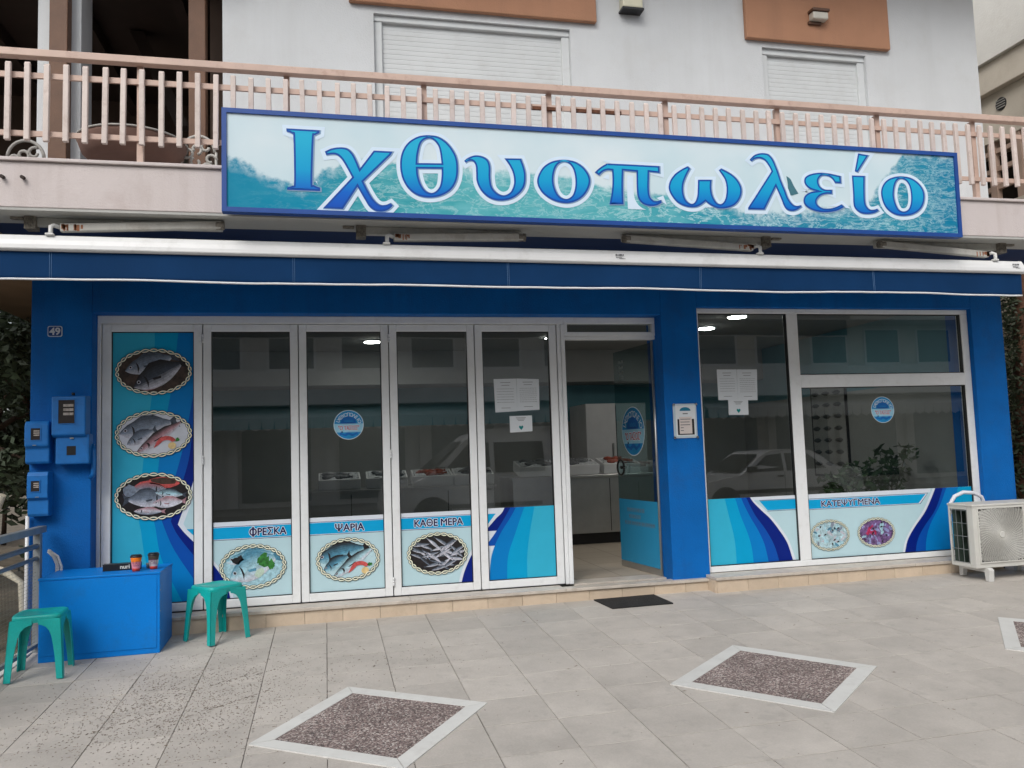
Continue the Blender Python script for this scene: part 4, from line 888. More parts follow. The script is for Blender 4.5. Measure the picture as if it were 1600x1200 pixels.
mb.box(2.151, 3.04, YD - 0.0, YD + 0.08, 2.346, 2.376); mb.build('transom', ALU, fr, bevel=0.004)
MB().box(2.178, 3.012, YD + 0.03, YD + 0.036, 2.414, 2.492).build('transom_pane', GLASS, fr)
MB().box(-1.772, 2.078, YD - 0.004, YD + 0.09, 0.1315, 0.1365).build('floor_track', ALUD, fr)
plabels = ['leftmost folding door panel, filled with blue striped film and three fish pictures',
           'folding door panel with the lettering ΦΡΕΣΚΑ over a fish picture', 'folding door panel with the round sticker and the lettering ΨΑΡΙΑ',
           'folding door panel with the lettering ΚΑΘΕ ΜΕΡΑ over a picture of small fish', 'folding door panel beside the entrance with paper notices and blue swoosh film']
panels = []
for i in range(5):
    xa, xb = edges[i] + 0.004, edges[i + 1] - 0.004; ga, gb = gl[i]
    p = thing('folding_door_panel', ((xa + xb) / 2, YD, 0.14), plabels[i], 'door panel', 'folding glass door panels'); panels.append(p)
    mb = MB().box(xa, ga, YD, YD + 0.055, 0.138, 2.482); mb.box(gb, xb, YD, YD + 0.055, 0.138, 2.482); mb.box(ga, gb, YD, YD + 0.055, 2.421, 2.482); mb.box(ga, gb, YD, YD + 0.055, 0.138, 0.205)
    mb.build('frame', ALU, p, bevel=0.005)
    g = 0.007; mb = MB()
    for q in ((ga, ga + g, 0.205, 2.421), (gb - g, gb, 0.205, 2.421)): mb.box(q[0], q[1], YD + 0.014, YD + 0.05, q[2], q[3])
    mb.box(ga + g, gb - g, YD + 0.014, YD + 0.05, 0.205, 0.205 + g); mb.box(ga + g, gb - g, YD + 0.014, YD + 0.05, 2.421 - g, 2.421); mb.build('gasket', ALUD, p)
    MB().box(ga + g, gb - g, YD + 0.028, YD + 0.034, 0.205 + g, 2.421 - g).build('pane', GLASS, p)
    if i < 4: MB().box(xb + 0.001, xb + 0.007, YD + 0.03, YD + 0.05, 0.138, 2.482).build('seal', ALUD, p)
    if i in (0, 2):
        for z in (2.36, 1.35, 0.26):
            h_ = MB()
            for k in range(3): h_.tube([(xb + 0.004, YD - 0.012, z - 0.036 + k * 0.025), (xb + 0.004, YD - 0.012, z - 0.013 + k * 0.025)], 0.0085, 10)
            h_.build('hinge', ALU, p)
    YF = YD + 0.0265; R = (ga + g, gb - g, 0.205 + g, 0.832)
    if i == 0:
        R = (ga + g, gb - g, 0.205 + g, 2.421 - g); mb = MB(); rectf(mb, *R, YF, P1)
        b1 = [(-1.37, 2.5), (-1.385, 1.987), (-1.447, 1.465), (-1.489, .95), (-1.472, .78), (-1.445, .59), (-1.39, .40), (-1.28, .15)]
        b2 = [(-1.18, 2.5), (-1.237, 1.985), (-1.325, 1.461), (-1.373, .945), (-1.362, .80), (-1.324, .583), (-1.25, .40), (-1.13, .15)]
        b3 = [(-1.03, 2.1), (-1.07, 1.90), (-1.153, 1.455), (-1.22, 1.2), (-1.29, .95), (-1.315, .864, 1), (-1.222, .63), (-1.03, .32)]
        b4 = [(-1.03, 1.83), (-1.069, 1.65), (-1.11, 1.35), (-1.19, 1.07), (-1.247, .861, 1), (-1.19, .74), (-1.03, .52)]
        b5 = [(-1.03, 1.40), (-1.07, 1.19), (-1.12, 1.04), (-1.193, .832, 1), (-1.14, .76), (-1.03, .64)]
        for k, (bd, m) in enumerate(((b1, P2), (b2, P3), (b3, P4), (b4, P5), (b5, PW))):
            mb.flat(right_of(bd, R), YF - LY * (k + 1), m)
        mb.flat(right_of([(-1.03, 1.22), (-1.065, 1.08), (-1.105, .96), (-1.150, .835, 1), (-1.10, .76), (-1.03, .70)], R), YF - LY * 6, PBG)
        mb.flat(clip([(-1.125, .79), (-1.03, .79), (-1.03, .70)][::-1], [(R[0], R[2]), (R[1], R[2]), (R[1], R[3]), (R[0], R[3])]), YF - LY * 7, PBAND)
        film = mb.build('window_film', None, p)
        for kind, cz in (('duo', 2.090), ('plate', 1.577), ('pile', 1.070)): picture(film, kind, -1.377, cz, 0.285, 0.182, YF - LY * 8)
    elif i < 4:
        mb = MB(); rectf(mb, *R, YF, PBG); rectf(mb, R[0], R[1], .796, .832, YF - LY, PW); rectf(mb, R[0], R[1], .684, .796, YF - LY * 2, PLINE); rectf(mb, R[0], R[1], .688, .792, YF - LY * 3, PW); rectf(mb, R[0], R[1], .693, .788, YF - LY * 4, PBAND)
        if i == 1: mb.flat(left_of([(-.95, .56), (-.90, .50), (-.845, .42), (-.79, .31), (-.76, .2)], R), YF - LY * 2, PW); mb.flat(left_of([(-.97, .55), (-.92, .49), (-.865, .41), (-.81, .30), (-.785, .2)], R), YF - LY * 3, P5)
        if i == 3: mb.flat(right_of([(1.27, .55), (1.20, .43), (1.14, .31), (1.105, .18)], R), YF - LY * 2, PW); mb.flat(right_of([(1.28, .52), (1.215, .41), (1.16, .29), (1.13, .18)], R), YF - LY * 3, P5)
        film = mb.build('window_film', None, p)
        kind, cx, cz, txt, tx, tz, tw = [None, ('ice', -.607, .458, 'ΦΡΕΣΚΑ', -.486, .742, .295), ('plate2', .167, .468, 'ΨΑΡΙΑ', .185, .740, .240), ('sprats', .932, .472, 'ΚΑΘΕ ΜΕΡΑ', .950, .742, .425)][i]
        picture(film, kind, cx, cz, .255, .172, YF - LY * 5); lettering(film, txt, tx, tz, tw, .086, YF - LY * 5)
    else:
        R = (ga + g, gb - g, 0.205 + g, 0.838); mb = MB(); rectf(mb, *R, YF, PW)
        mb.flat([(1.386, .79), (1.386, .70), (1.46, .79)][::1], YF - LY, PBAND)
        for k, (bd, m) in enumerate((([(1.56, .88), (1.52, .80), (1.46, .745), (1.36, .64)], P5), ([(1.62, .88), (1.56, .78), (1.45, .62), (1.36, .51)], P4), ([(1.67, .88), (1.60, .76), (1.49, .60), (1.41, .42), (1.384, .2)], P3),
                                     ([(1.745, .88), (1.70, .78), (1.63, .60), (1.56, .41), (1.545, .2)], P2), ([(1.825, .88), (1.80, .76), (1.765, .60), (1.735, .40), (1.73, .2)], P1))):
            mb.flat(right_of(bd, R), YF - LY * (k + 2), m)
        mb.build('window_film', None, p)
    if i == 2: round_sticker(p, 0.127, (0.191, YF, 1.612))

# paper notices stuck to glass
def notice(name, corners, y, label, lines=7, heart=False, group=None, title=2):
    xs = [c[0] for c in corners]; zc = [c[1] for c in corners]; cx, cz = sum(xs) / 4, sum(zc) / 4
    mb = MB().prism(corners, y - 0.0006, y); mb_ = mb
    x0, x1, z0, z1 = min(xs), max(xs), min(zc), max(zc); w, h = x1 - x0, z1 - z0
    for k in range(title): mb.box(cx - w * .22 * (1 - .2 * k), cx + w * .22 * (1 - .2 * k), y - .0012, y - .0007, z1 - h * (.11 + .08 * k) - .004, z1 - h * (.11 + .08 * k), INK)
    for k in range(lines):
        zz = z1 - h * (.30 + .48 * k / max(1, lines)); xx = x0 + w * .13
        while xx < x1 - w * .14:
            q = random.uniform(.008, .022); mb.box(xx, min(xx + q, x1 - w * .12), y - .0012, y - .0007, zz - .0028, zz, INK); xx += q + .005
    if lines > 3: mb.box(cx - w * .2, cx + w * .2, y - .0012, y - .0007, z0 + h * .12, z0 + h * .132, INK)
    if heart: mb.add([(cx + a * .022, y - .0013, z0 + h * .28 + b * .022) for a, b in ((0, -1), (.9, .1), (.85, .7), (.4, .85), (0, .5), (-.4, .85), (-.85, .7), (-.9, .1))], [tuple(range(8))], ink('heart', 20, 130, 130))
    o = mb.build(name, PAPER, None, (cx, y, z0)); tag(o, label, 'paper', group); return o
yn = YD + 0.0268
notice('paper_notice', [(1.487, 1.690), (1.689, 1.697), (1.690, 1.993), (1.479, 1.991)], yn, 'left of the two white notices on the door panel by the entrance', 6)
notice('paper_notice', [(1.689, 1.699), (1.897, 1.706), (1.901, 1.985), (1.692, 1.994)], yn - .001, 'right of the two white notices on the door panel by the entrance', 8)
notice('paper_notice', [(1.616, 1.505), (1.824, 1.513), (1.823, 1.655), (1.615, 1.654)], yn - .002, 'small white notice with a teal heart on the folding door', 0, True, title=3)

# ================================================================== RIGHT SHOP WINDOW
YW = 0.10
win = thing('shop_window', (4.9, YW, 0.17), 'large white framed shop window right of the entrance', 'window')
A0, A1, AZ0, AZ1 = 3.408, 6.422, 0.160, 2.624
mb = MB().box(A0, A1, YW - .01, YW + .06, 2.577, AZ1); mb.box(A0, A1, YW - .01, YW + .06, AZ0, .214); mb.box(A0, 3.440, YW - .01, YW + .06, .214, 2.577); mb.box(6.342, A1, YW - .01, YW + .06, .214, 2.577)
mb.box(4.366, 4.482, YW - .01, YW + .06, .214, 2.577); mb.box(4.482, 6.342, YW - .01, YW + .06, 1.856, 1.980); mb.build('frame', ALU, win, bevel=0.005)
PN = {'left': (3.440, 4.366, .214, 2.577), 'top': (4.482, 6.342, 1.980, 2.577), 'low': (4.482, 6.342, .214, 1.856)}
for k, (a, b, c, d) in PN.items():
    g = .008; mb = MB().box(a, a + g, YW, YW + .04, c, d); mb.box(b - g, b, YW, YW + .04, c, d); mb.box(a + g, b - g, YW, YW + .04, c, c + g); mb.box(a + g, b - g, YW, YW + .04, d - g, d); mb.build('gasket', ALUD, win)
    MB().box(a + g, b - g, YW + .02, YW + .026, c + g, d - g).build('pane', GLASS, win)
YF = YW + .0185
R = (3.448, 4.358, .222, .829); mb = MB(); rectf(mb, *R, YF, PBG)
mb.flat(left_of([(3.87, .90), (3.925, .80), (4.02, .72), (4.10, .64), (4.19, .53), (4.27, .40), (4.335, .2)], R), YF - LY, PW)
mb.flat(clip([(3.985, .79), (4.062, .70), (4.4, .70), (4.4, .79)], [(R[0], R[2]), (R[1], R[2]), (R[1], R[3]), (R[0], R[3])]), YF - LY * 2, PBAND)
rectf(mb, 3.98, R[1], .792, .796, YF - LY * 2, PLINE); rectf(mb, 4.06, R[1], .690, .694, YF - LY * 2, PLINE); mb.flat(clip([(3.90, .829), (3.90, .80), (4.4, .80), (4.4, .829)], [(R[0], R[2]), (R[1], R[2]), (R[1], R[3]), (R[0], R[3])]), YF - LY * 1.5, PW)
for k, (bd, m) in enumerate((([(3.86, .90), (3.905, .80), (4.00, .70), (4.085, .62), (4.17, .51), (4.25, .38), (4.302, .2)], P5), ([(3.82, .90), (3.86, .80), (3.93, .66), (4.03, .52), (4.11, .37), (4.158, .2)], P4), ([(3.77, .90), (3.805, .80), (3.87, .66), (3.95, .52), (4.01, .38), (4.045, .2)], P3),
                             ([(3.71, .90), (3.74, .80), (3.78, .66), (3.84, .50), (3.875, .36), (3.887, .2)], P2), ([(3.61, .90), (3.632, .80), (3.66, .66), (3.695, .50), (3.71, .36), (3.711, .2)], P1))):
    mb.flat(left_of(bd, R), YF - LY * (k + 3), m)
mb.build('window_film', None, win)
R = (4.490, 6.334, .222, .829); mb = MB(); rectf(mb, *R, YF, PBG); rectf(mb, R[0], 5.86, .790, .829, YF - LY, PW)
mb.flat([(4.49, .682), (5.735, .682), (5.83, .786), (4.49, .786)], YF - LY * 2, PLINE); mb.flat([(4.49, .686), (5.73, .686), (5.822, .782), (4.49, .782)], YF - LY * 3, PW); mb.flat([(4.49, .691), (5.715, .691), (5.80, .777), (4.49, .777)], YF - LY * 4, PBAND)
for k, (bd, m) in enumerate((([(5.92, .90), (5.87, .80), (5.76, .62), (5.62, .46), (5.53, .33), (5.488, .2)], PW), ([(5.945, .90), (5.90, .80), (5.785, .61), (5.64, .45), (5.555, .33), (5.513, .2)], P5), ([(6.03, .90), (5.99, .80), (5.90, .62), (5.75, .45), (5.67, .33), (5.635, .2)], P4),
                             ([(6.08, .90), (6.03, .80), (5.953, .655), (5.826, .473), (5.77, .33), (5.752, .2)], P3), ([(6.22, .90), (6.17, .80), (6.11, .6), (6.07, .4), (6.06, .2)], P2))):
    mb.flat(right_of(bd, R), YF - LY * (k + 5), m)
film = mb.build('window_film', None, win)
picture(film, 'squid', 4.703, .432, .205, .140, YF - LY * 5); picture(film, 'octopus', 5.212, .432, .200, .136, YF - LY * 5); lettering(film, 'ΚΑΤΕΨΥΓΜΕΝΑ', 4.955, .735, .64, .080, YF - LY * 5)
round_sticker(win, 0.130, (5.382, YF, 1.624))
yn = YW + .0185
notice('paper_notice', [(3.618, 1.753), (3.820, 1.750), (3.821, 2.042), (3.616, 2.044)], yn, 'left of the two white notices on the right shop window', 6)
notice('paper_notice', [(3.820, 1.748), (4.023, 1.745), (4.035, 2.040), (3.823, 2.042)], yn - .001, 'right of the two white notices on the right shop window', 8)
notice('paper_notice', [(3.715, 1.612), (3.921, 1.607), (3.923, 1.752), (3.717, 1.754)], yn - .002, 'small white notice with a teal heart on the right shop window', 0, True, title=3)

# ================================================================== ENTRANCE DOOR LEAF (open inwards)
TH = math.radians(84); hx, hy = 3.03, 0.235
leaf = thing('glass_door', (hx, hy, 0.135), 'frameless glass entrance door standing open inwards, lower part blue', 'door')
leaf.rotation_euler = (0, 0, -TH)
OFF[leaf.name] = Vector((0, 0, 0))         # parts below are in the leaf's own frame: width along -x, front -y
MB().box(-.86, -.03, 0, .010, .02, 2.19).build('pane', LEAFGL, leaf)
mb = MB().box(-.86, -.03, -.002, -.0008, .06, .68, ink('leaf_film', 44, 140, 184)); mb.build('window_film', None, leaf)
mb = MB()
for k, (xa, n) in enumerate(((-.68, 9), (-.64, 6), (-.74, 15))):
    for q in range(n):
        x = xa + q * .042; w_ = random.uniform(.018, .03); mb.box(x, x + .006, -.0034, -.0022, .56 - k * .065, .60 - k * .065); mb.box(x + w_, x + w_ + .005, -.0034, -.0022, .56 - k * .065, .60 - k * .065)
        if random.random() < .7: mb.box(x, x + w_, -.0034, -.0022, .58 - k * .065, .586 - k * .065)
mb.build('lettering_rows', INK, leaf)
MB().box(-.86, -.03, -.006, .016, 0.0, .058).build('bottom_rail', STEEL, leaf); MB().tube([(-.03, .005, 0), (-.03, .005, 2.2)], .014, 10).build('pivot', STEEL, leaf)
mb = MB(); mb.tube([(-.73 + .075 * math.cos(t * PI / 10), -.03, 1.0 + .075 * math.sin(t * PI / 10)) for t in range(21)], .011, 8); mb.tube([(-.73, -.03, 1.0), (-.73, .0, 1.0)], .016, 8); mb.build('handle', BLACK, leaf)
st = round_sticker(leaf, .245, (-.48, -.0025, 1.36)); st.location = (-.48, -.0025, 1.36)

# ================================================================== THINGS ON THE WALL
nb = thing('house_number', (-2.068, 0.038, 2.357), 'small blue house number plate reading 49', 'number plate')
mb = MB(); rr = lambda k: [(-2.068 + sx * (.052 - k - .012) + .012 * math.cos(t), 2.398 + sz * (.042 - k - .012) + .012 * math.sin(t)) for sx, sz, t0 in ((1, 1, 0), (-1, 1, PI / 2), (-1, -1, PI), (1, -1, 1.5 * PI)) for t in (t0, t0 + PI / 4, t0 + PI / 2)]
mb.prism(rr(0), .032, .0395, 'y', ink('plate_white', 200, 206, 214)); mb.build('border', None, nb); MB().prism(rr(.005), .0312, .0319, 'y', ink('plate_blue', 26, 66, 128)).build('plate', None, nb)
MB().mesh2(text2('49', .078, .0025), .0306, MATS['print_plate_white'], -2.068, 2.398).build('digits', None, nb)
mn = thing('menu_frame', (3.228, 0.038, 1.40), 'clear framed notice on the blue pillar by the entrance', 'frame')
MB().box(3.112, 3.345, .028, .036, 1.405, 1.722).build('clear_plate', mat('acrylic', (0.45, 0.55, 0.62), 0.15, var=0.05), mn, bevel=.003)
mb = MB().box(3.135, 3.328, .0262, .0275, 1.425, 1.705, PAPER)
mb.flat([(3.23 + .055 * math.cos(PI * k / 10), 1.655 + .035 * math.sin(PI * k / 10)) for k in range(11)], .0255, ink('menu_teal', 40, 120, 150, .3)); mb.box(3.205, 3.255, .0252, .0258, 1.625, 1.634, INK)
mb.box(3.150, 3.315, .0252, .0258, 1.435, 1.58, BLACK); mb.box(3.168, 3.292, .0240, .0248, 1.445, 1.60, ink('menu_card', 206, 196, 192))
for k in range(5): mb.box(3.178, 3.178 + (.10, .09, .095, .03, .03)[k], .0232, .0238, 1.575 - k * .026, 1.582 - k * .026, INK)
mb.build('sheet', None, mn)
for x in (3.116, 3.338):
    for z in (1.411, 1.714): MB().tube([(x, .012, z), (x, .039, z)], .011, 10).build('standoff', CHROME, mn)

def meter_box(name, x0, x1, z0, z1, d, win_r, label, style):
    t = thing(name, ((x0 + x1) / 2, .04, z0), label, 'meter box', 'electricity meter boxes on the blue wall')
    yf = .04 - d
    if style == 'big':
        zm = z0 + (z1 - z0) * .40
        MB().box(x0 + .02, x1 + .02, yf + .035, .0395, z0, zm + .02).build('lower_case', METER, t, bevel=.012)
        MB().prism([(.039, z1), (yf, z1 - .012), (yf, zm + .012), (yf + .03, zm - .005), (.039, zm)], x0, x1, 'x').build('upper_case', METER, t, bevel=.010)
        MB().box(x0 + .10, x0 + .165, yf + .0335, yf + .036, z0 + .07, z0 + .14).build('lower_opening', BLACK, t); MB().box(x0 + .125, x0 + .15, yf + .022, yf + .034, zm - .018, zm - .008).build('latch', STEEL, t); MB().tube([((x0 + x1) / 2 + .02, yf + .05, z1 - .002), ((x0 + x1) / 2 + .02, yf + .05, z1 + .02)], .012, 8).build('seal', BLACK, t)
    else:
        MB().prism([(.039, z1), (yf + .02, z1), (yf, z1 - .03), (yf, z0 + (z1 - z0) * .42), (yf + .025, z0 + (z1 - z0) * .36), (yf + .025, z0 + .02), (yf + .035, z0), (.039, z0)], x0, x1, 'x').build('case', METER, t, bevel=.012 if style == 'round' else .005)
        MB().box(x0 + .06, x0 + .085, yf - .004, yf + .002, z0 + (z1 - z0) * .43, z0 + (z1 - z0) * .445).build('latch', STEEL, t)
    a, b, c, e = win_r
    MB().box(a, b, yf - .003, yf + .002, c, e).build('window_pane', mat('meter_window', (0.035, 0.03, 0.03), 0.15, var=.2), t); m2 = MB()
    for k in range(3): m2.box(a + (b - a) * .3, b - (b - a) * .08, yf - .0042, yf - .0034, c + (e - c) * (.35 + .18 * k), c + (e - c) * (.46 + .18 * k))
    m2.build('dial', mat('meter_dial', (0.30, 0.27, 0.25), 0.5, var=.4, vscale=60), t)
    m2 = MB()
    for q in ((a - .006, a, c - .006, e + .006), (b, b + .006, c - .006, e + .006), (a, b, e, e + .006), (a, b, c - .006, c)): m2.box(q[0], q[1], yf - .005, yf + .002, q[2], q[3])
    m2.build('window_rim', METER, t); return t
meter_box('meter_box', -2.045, -1.806, 1.352, 1.885, .15, (-1.995, -1.880, 1.665, 1.845), 'largest blue meter box with a wide dark window', 'big')
meter_box('meter_box', -2.238, -2.068, 1.362, 1.690, .13, (-2.19, -2.125, 1.545, 1.635), 'rounded blue meter box left of the largest one', 'round')
meter_box('meter_box', -2.215, -2.070, .965, 1.303, .13, (-2.185, -2.125, 1.155, 1.235), 'lowest blue meter box above the metal fence', 'flat')
cb = MB().tube([(-1.79, .03, 1.50), (-1.775, .01, 1.44), (-1.772, .0, 1.33), (-1.778, .01, 1.27), (-1.80, .03, 1.24)], .018, 10).build('cable_loop', METER, None, (-1.78, 0.03, 1.24)); tag(cb, 'blue painted cable loop beside the door frame', 'cable')
cb = MB()
cb.tube([(-2.07, -.04, .70), (-2.03, -.05, .66), (-2.005, -.05, .60), (-2.005, -.05, .50), (-2.005, -.05, -.02)], .017, 8); cb.tube([(-2.07, -.06, .71), (-2.00, -.07, .66), (-1.972, -.07, .58), (-1.975, -.07, .48), (-1.975, -.07, -.02)], .009, 8)
tag(cb.build('cable', mat('grey_cable', (0.55, 0.55, 0.55), 0.5), None, (-2.0, -.05, -.03)), 'pale cables running down behind the blue box', 'cable')
mb = MB()
for k in range(4):
    for q in range(3): mb.box(-.74 + q * .035, -.74 + q * .035 + .028, -.0026, -.0012, 2.06 - k * .055, 2.09 - k * .055 - .012 * (q % 2))
mb.build('white_decal', ink('leaf_decal', 150, 160, 160), leaf)

# ================================================================== FURNITURE ON THE PAVEMENT
bx = thing('blue_box_bench', (-1.59, -.27, gz(-1.59, -.27)), 'low blue painted box cupboard with cups on top', 'box')
zt = .552; zb = lambda x, y: gz(x, y) + .001
mb = MB(); x0, x1, ya, yb = -1.995, -1.195, -.505, -.025
mb.add([(x, y, z) for z in (0, 1) for y in (ya, yb) for x in (x0, x1)], [])
V = [(x0, ya, zb(x0, ya)), (x1, ya, zb(x1, ya)), (x1, yb, zb(x1, yb)), (x0, yb, zb(x0, yb))] + [(x, y, zt - .016) for x, y in ((x0, ya), (x1, ya), (x1, yb), (x0, yb))]
mb = MB().add(V, [(3, 2, 1, 0), (4, 5, 6, 7), (0, 1, 5, 4), (1, 2, 6, 5), (2, 3, 7, 6), (3, 0, 4, 7)]); mb.build('carcass', BLUEBOX, bx, bevel=.003)
MB().box(x0 - .004, x1 + .004, ya - .005, yb + .002, zt - .0150, zt).build('top_board', BLUEBOX, bx, bevel=.002)
MB().box(x0 + .004, x1 - .020, ya - .0045, ya - .0005, .012, zt - .022).build('front_panel', BLUEBOX, bx, bevel=.0015, seg=1)
for z in (.13, .27, .42): MB().tube([(x1 - .001, ya + .012, z), (x1 + .002, ya + .012, z)], .005, 8).build('screw', STEEL, bx)

def cup(x, y, label, top, lower, mid):
    t = thing('paper_cup', (x, y, zt + .001), label, 'cup', 'takeaway coffee cups on the blue box')
    MB().lathe([(.026, 0), (.0285, .022), (.0310, .040), (.0345, .068), (.0375, .092), (.0385, .102)], (x, y, zt + .001), 28, [lower, mid, mid, top, top]).build('cup_body', None, t)
    MB().lathe([(.0395, 0), (.042, .002), (.042, .008), (.038, .010), (.035, .019), (.031, .020)], (x, y, zt + .1015), 28, BLACK).build('lid', None, t)
    mb = MB()
    for r_ in range(4):
        for k in range(9):
            if random.random() < .3: continue
            a = -PI / 2 - .9 + k * .2; rad = .0315 + .00105 * r_ * 2 + .0006; z = zt + .04 + r_ * .0095
            a2 = a + random.uniform(.07, .15); mb.add([(x + rad * math.cos(q), y + rad * math.sin(q), zz) for q, zz in ((a, z), (a2, z), (a2, z + .006), (a, z + .006))], [(0, 1, 2, 3)])
    mb.build('print', mat('cup_print', (0.18, 0.06, 0.14), 0.6), t)
CO = ink('cup_orange', 238, 128, 40); CR = ink('cup_red', 232, 78, 60); CP = ink('cup_pink', 226, 140, 150, .2); CB = ink('cup_brown', 74, 66, 58); CG = ink('cup_grey', 190, 182, 178, .25)
cup(-1.378, -.40, 'orange and pink paper coffee cup with black lid', CO, CR, CP); cup(-1.272, -.33, 'grey and brown paper coffee cup with an orange foot', CB, CR, CG)
pb = thing('black_carton', (-1.50, -.27, zt + .001), 'long black box with white lettering behind the orange cup', 'carton')
mb = MB().box(-.13, .13, -.032, .032, 0, .050); o = mb.build('carton_body', BLACK, None, bevel=.002)
pb.rotation_euler = (0, 0, math.radians(6)); o.parent = pb
o = MB().mesh2(text2('nuri', .042, .001), -.0328, ink('carton_white', 214, 214, 200), .02, .025).build('lettering', None); o.parent = pb
o = MB().box(-.1308, -.1302, -.006, .006, .018, .032, MATS['print_carton_white']).build('side_mark', None); o.parent = pb
sm = MB().lathe([(.018, 0), (.02, .03), (.019, .04)], (-1.318, -.26, zt + .001), 16).build('ash_cup', mat('grey_glass', (0.12, 0.13, 0.14), .2), None, (-1.318, -.26, zt + .001)); tag(sm, 'small dark glass between the two coffee cups', 'glass')

def make_stool(loc, rot, label):
    t = thing('plastic_stool', loc, label, 'stool', 'teal plastic stools beside the blue box'); t.rotation_euler = (0, 0, rot); OFF[t.name] = Vector((0, 0, 0))
    Hh = .415; mb = MB(); n = 40
    def ring(hw, z, p=5.0): return [(hw * abs(math.cos(2 * PI * k / n)) ** (2 / p) * (1 if math.cos(2 * PI * k / n) >= 0 else -1), hw * abs(math.sin(2 * PI * k / n)) ** (2 / p) * (1 if math.sin(2 * PI * k / n) >= 0 else -1), z) for k in range(n)]
    rings = [ring(.146, Hh - .05), ring(.150, Hh - .03), ring(.152, Hh - .014), ring(.147, Hh - .004), ring(.138, Hh), ring(.120, Hh - .001), ring(.112, Hh - .006), ring(.03, Hh - .008)]
    V = [p for r_ in rings for p in r_]; F = [(i * n + k, i * n + (k + 1) % n, (i + 1) * n + (k + 1) % n, (i + 1) * n + k) for i in range(len(rings) - 1) for k in range(n)] + [tuple((len(rings) - 1) * n + k for k in range(n))]
    mb.add(V, F, None, True); seat = mb.build('seat', TEAL, t)
    sides = [(.0, Hh - .03), (.135, Hh - .03), (.135, Hh - .062), (.115, Hh - .066), (.09, Hh - .080), (.072, Hh - .105), (.060, Hh - .14), (.052, Hh - .20), (.046, .15), (.042, 0), (.0, 0)]
    for sx in (-1, 1):
        for sy in (-1, 1):
            mb = MB()
            for along in (0, 1):
                out = []; inn_ = []
                for s_, z in sides:
                    hw = .149 + .026 * (1 - z / Hh) ; th = .007
                    if along == 0: out.append((sx * (hw - s_), sy * hw, z)); inn_.append((sx * (hw - s_), sy * (hw - th), z))
                    else: out.append((sx * hw, sy * (hw - s_), z)); inn_.append((sx * (hw - th), sy * (hw - s_), z))
                k = len(sides); mb.add(out + inn_, [tuple(range(k)), tuple(range(2 * k - 1, k - 1, -1))] + [(i, i + k, (i + 1) % k + k, (i + 1) % k) for i in range(k)])
            lg_ = mb.build('leg', TEAL, t)
            lg_.modifiers.new('b', 'BEVEL').width = .002
    return t
make_stool((-1.888, -.800, gz(-1.888, -.80) + .0012), math.radians(4), 'teal plastic stool at the left in front of the blue box')
make_stool((-.835, -.245, gz(-.83, -.245) + .0012), math.radians(41), 'teal plastic stool right of the blue box against the step')

dm = MB(); q = [(2.255, -.035), (2.298, -.398), (2.838, -.402), (2.815, -.030)]
dm.add([(x, y, gz(x, y) + .001) for x, y in q] + [(x, y, gz(x, y) + .011) for x, y in q], [(0, 1, 2, 3)[::-1], (4, 5, 6, 7), (0, 1, 5, 4), (1, 2, 6, 5), (2, 3, 7, 6), (3, 0, 4, 7)])
tag(dm.build('door_mat', MATM, None, (2.55, -.2, gz(2.55, -.2))), 'dark door mat on the pavement at the entrance step', 'door mat')

# ---------------- air conditioner outdoor unit
ac = thing('air_conditioner', (6.12, -.45, .02), 'cream outdoor air conditioner unit standing before the window', 'air conditioner')
X0, X1, Y0, Y1, Z0, Z1 = 5.69, 6.53, -.60, -.30, .145, .715
mb = MB().box(X0, X1, Y0, Y0 + .012, Z0, .195); mb.box(X0, X1, Y0, Y0 + .012, .675, Z1 - .02); mb.box(X0, 5.742, Y0, Y0 + .012, .195, .675); mb.box(6.228, X1, Y0, Y0 + .012, .195, .675)
mb.box(X0, X0 + .010, Y0 + .012, Y0 + .07, Z0, Z1 - .02); mb.box(X0, X0 + .010, Y1 - .03, Y1, Z0, Z1 - .02); mb.box(X0, X0 + .010, Y0 + .07, Y1 - .03, Z0, .185); mb.box(X0, X0 + .010, Y0 + .07, Y1 - .03, .665, Z1 - .02)
mb.box(X1 - .01, X1, Y0 + .012, Y1, Z0, Z1 - .02); mb.box(X0 + .01, X1 - .01, Y0 + .012, Y1, Z0, Z0 + .02); mb.build('casing', ACW, ac, bevel=.003)
MB().box(X0 - .006, X1 + .006, Y0 - .006, Y1 + .006, Z1 - .02, Z1).build('top_cover', ACW, ac, bevel=.006)
MB().box(X0 + .03, X1 - .03, Y1 - .05, Y1 - .015, Z0 + .02, Z1 - .03).build('condenser_fins', ACFIN, ac)
MB().box(6.24, X1 - .02, Y0 + .02, Y1 - .06, Z0 + .03, Z1 - .03).build('inner_box', ACD, ac); MB().box(5.72, 6.235, Y0 + .10, Y0 + .115, Z0 + .03, Z1 - .03).build('fan_baffle', mat('ac_baffle', (0.16, 0.16, 0.15), .7), ac)
MB().lathe([(.225, 0), (.225, -.03)], (5.985, Y0 + .098, .435), 32, ACD, 'y').build('fan_opening', None, ac)
for q in range(3):
    a = q * 2 * PI / 3 + .4; mb = MB(); mb.add([(5.985 + r_ * math.cos(a + d_), Y0 + .06 - yy, .435 + r_ * math.sin(a + d_)) for r_, d_, yy in ((.05, -.3, 0), (.21, -.25, 0), (.215, .55, .02), (.05, .5, .02))], [(0, 1, 2, 3)]); mb.build('fan_blade', mat('fan_grey', (0.10, 0.10, 0.10), .5), ac)
gc = (5.985, .435); gr = MB()
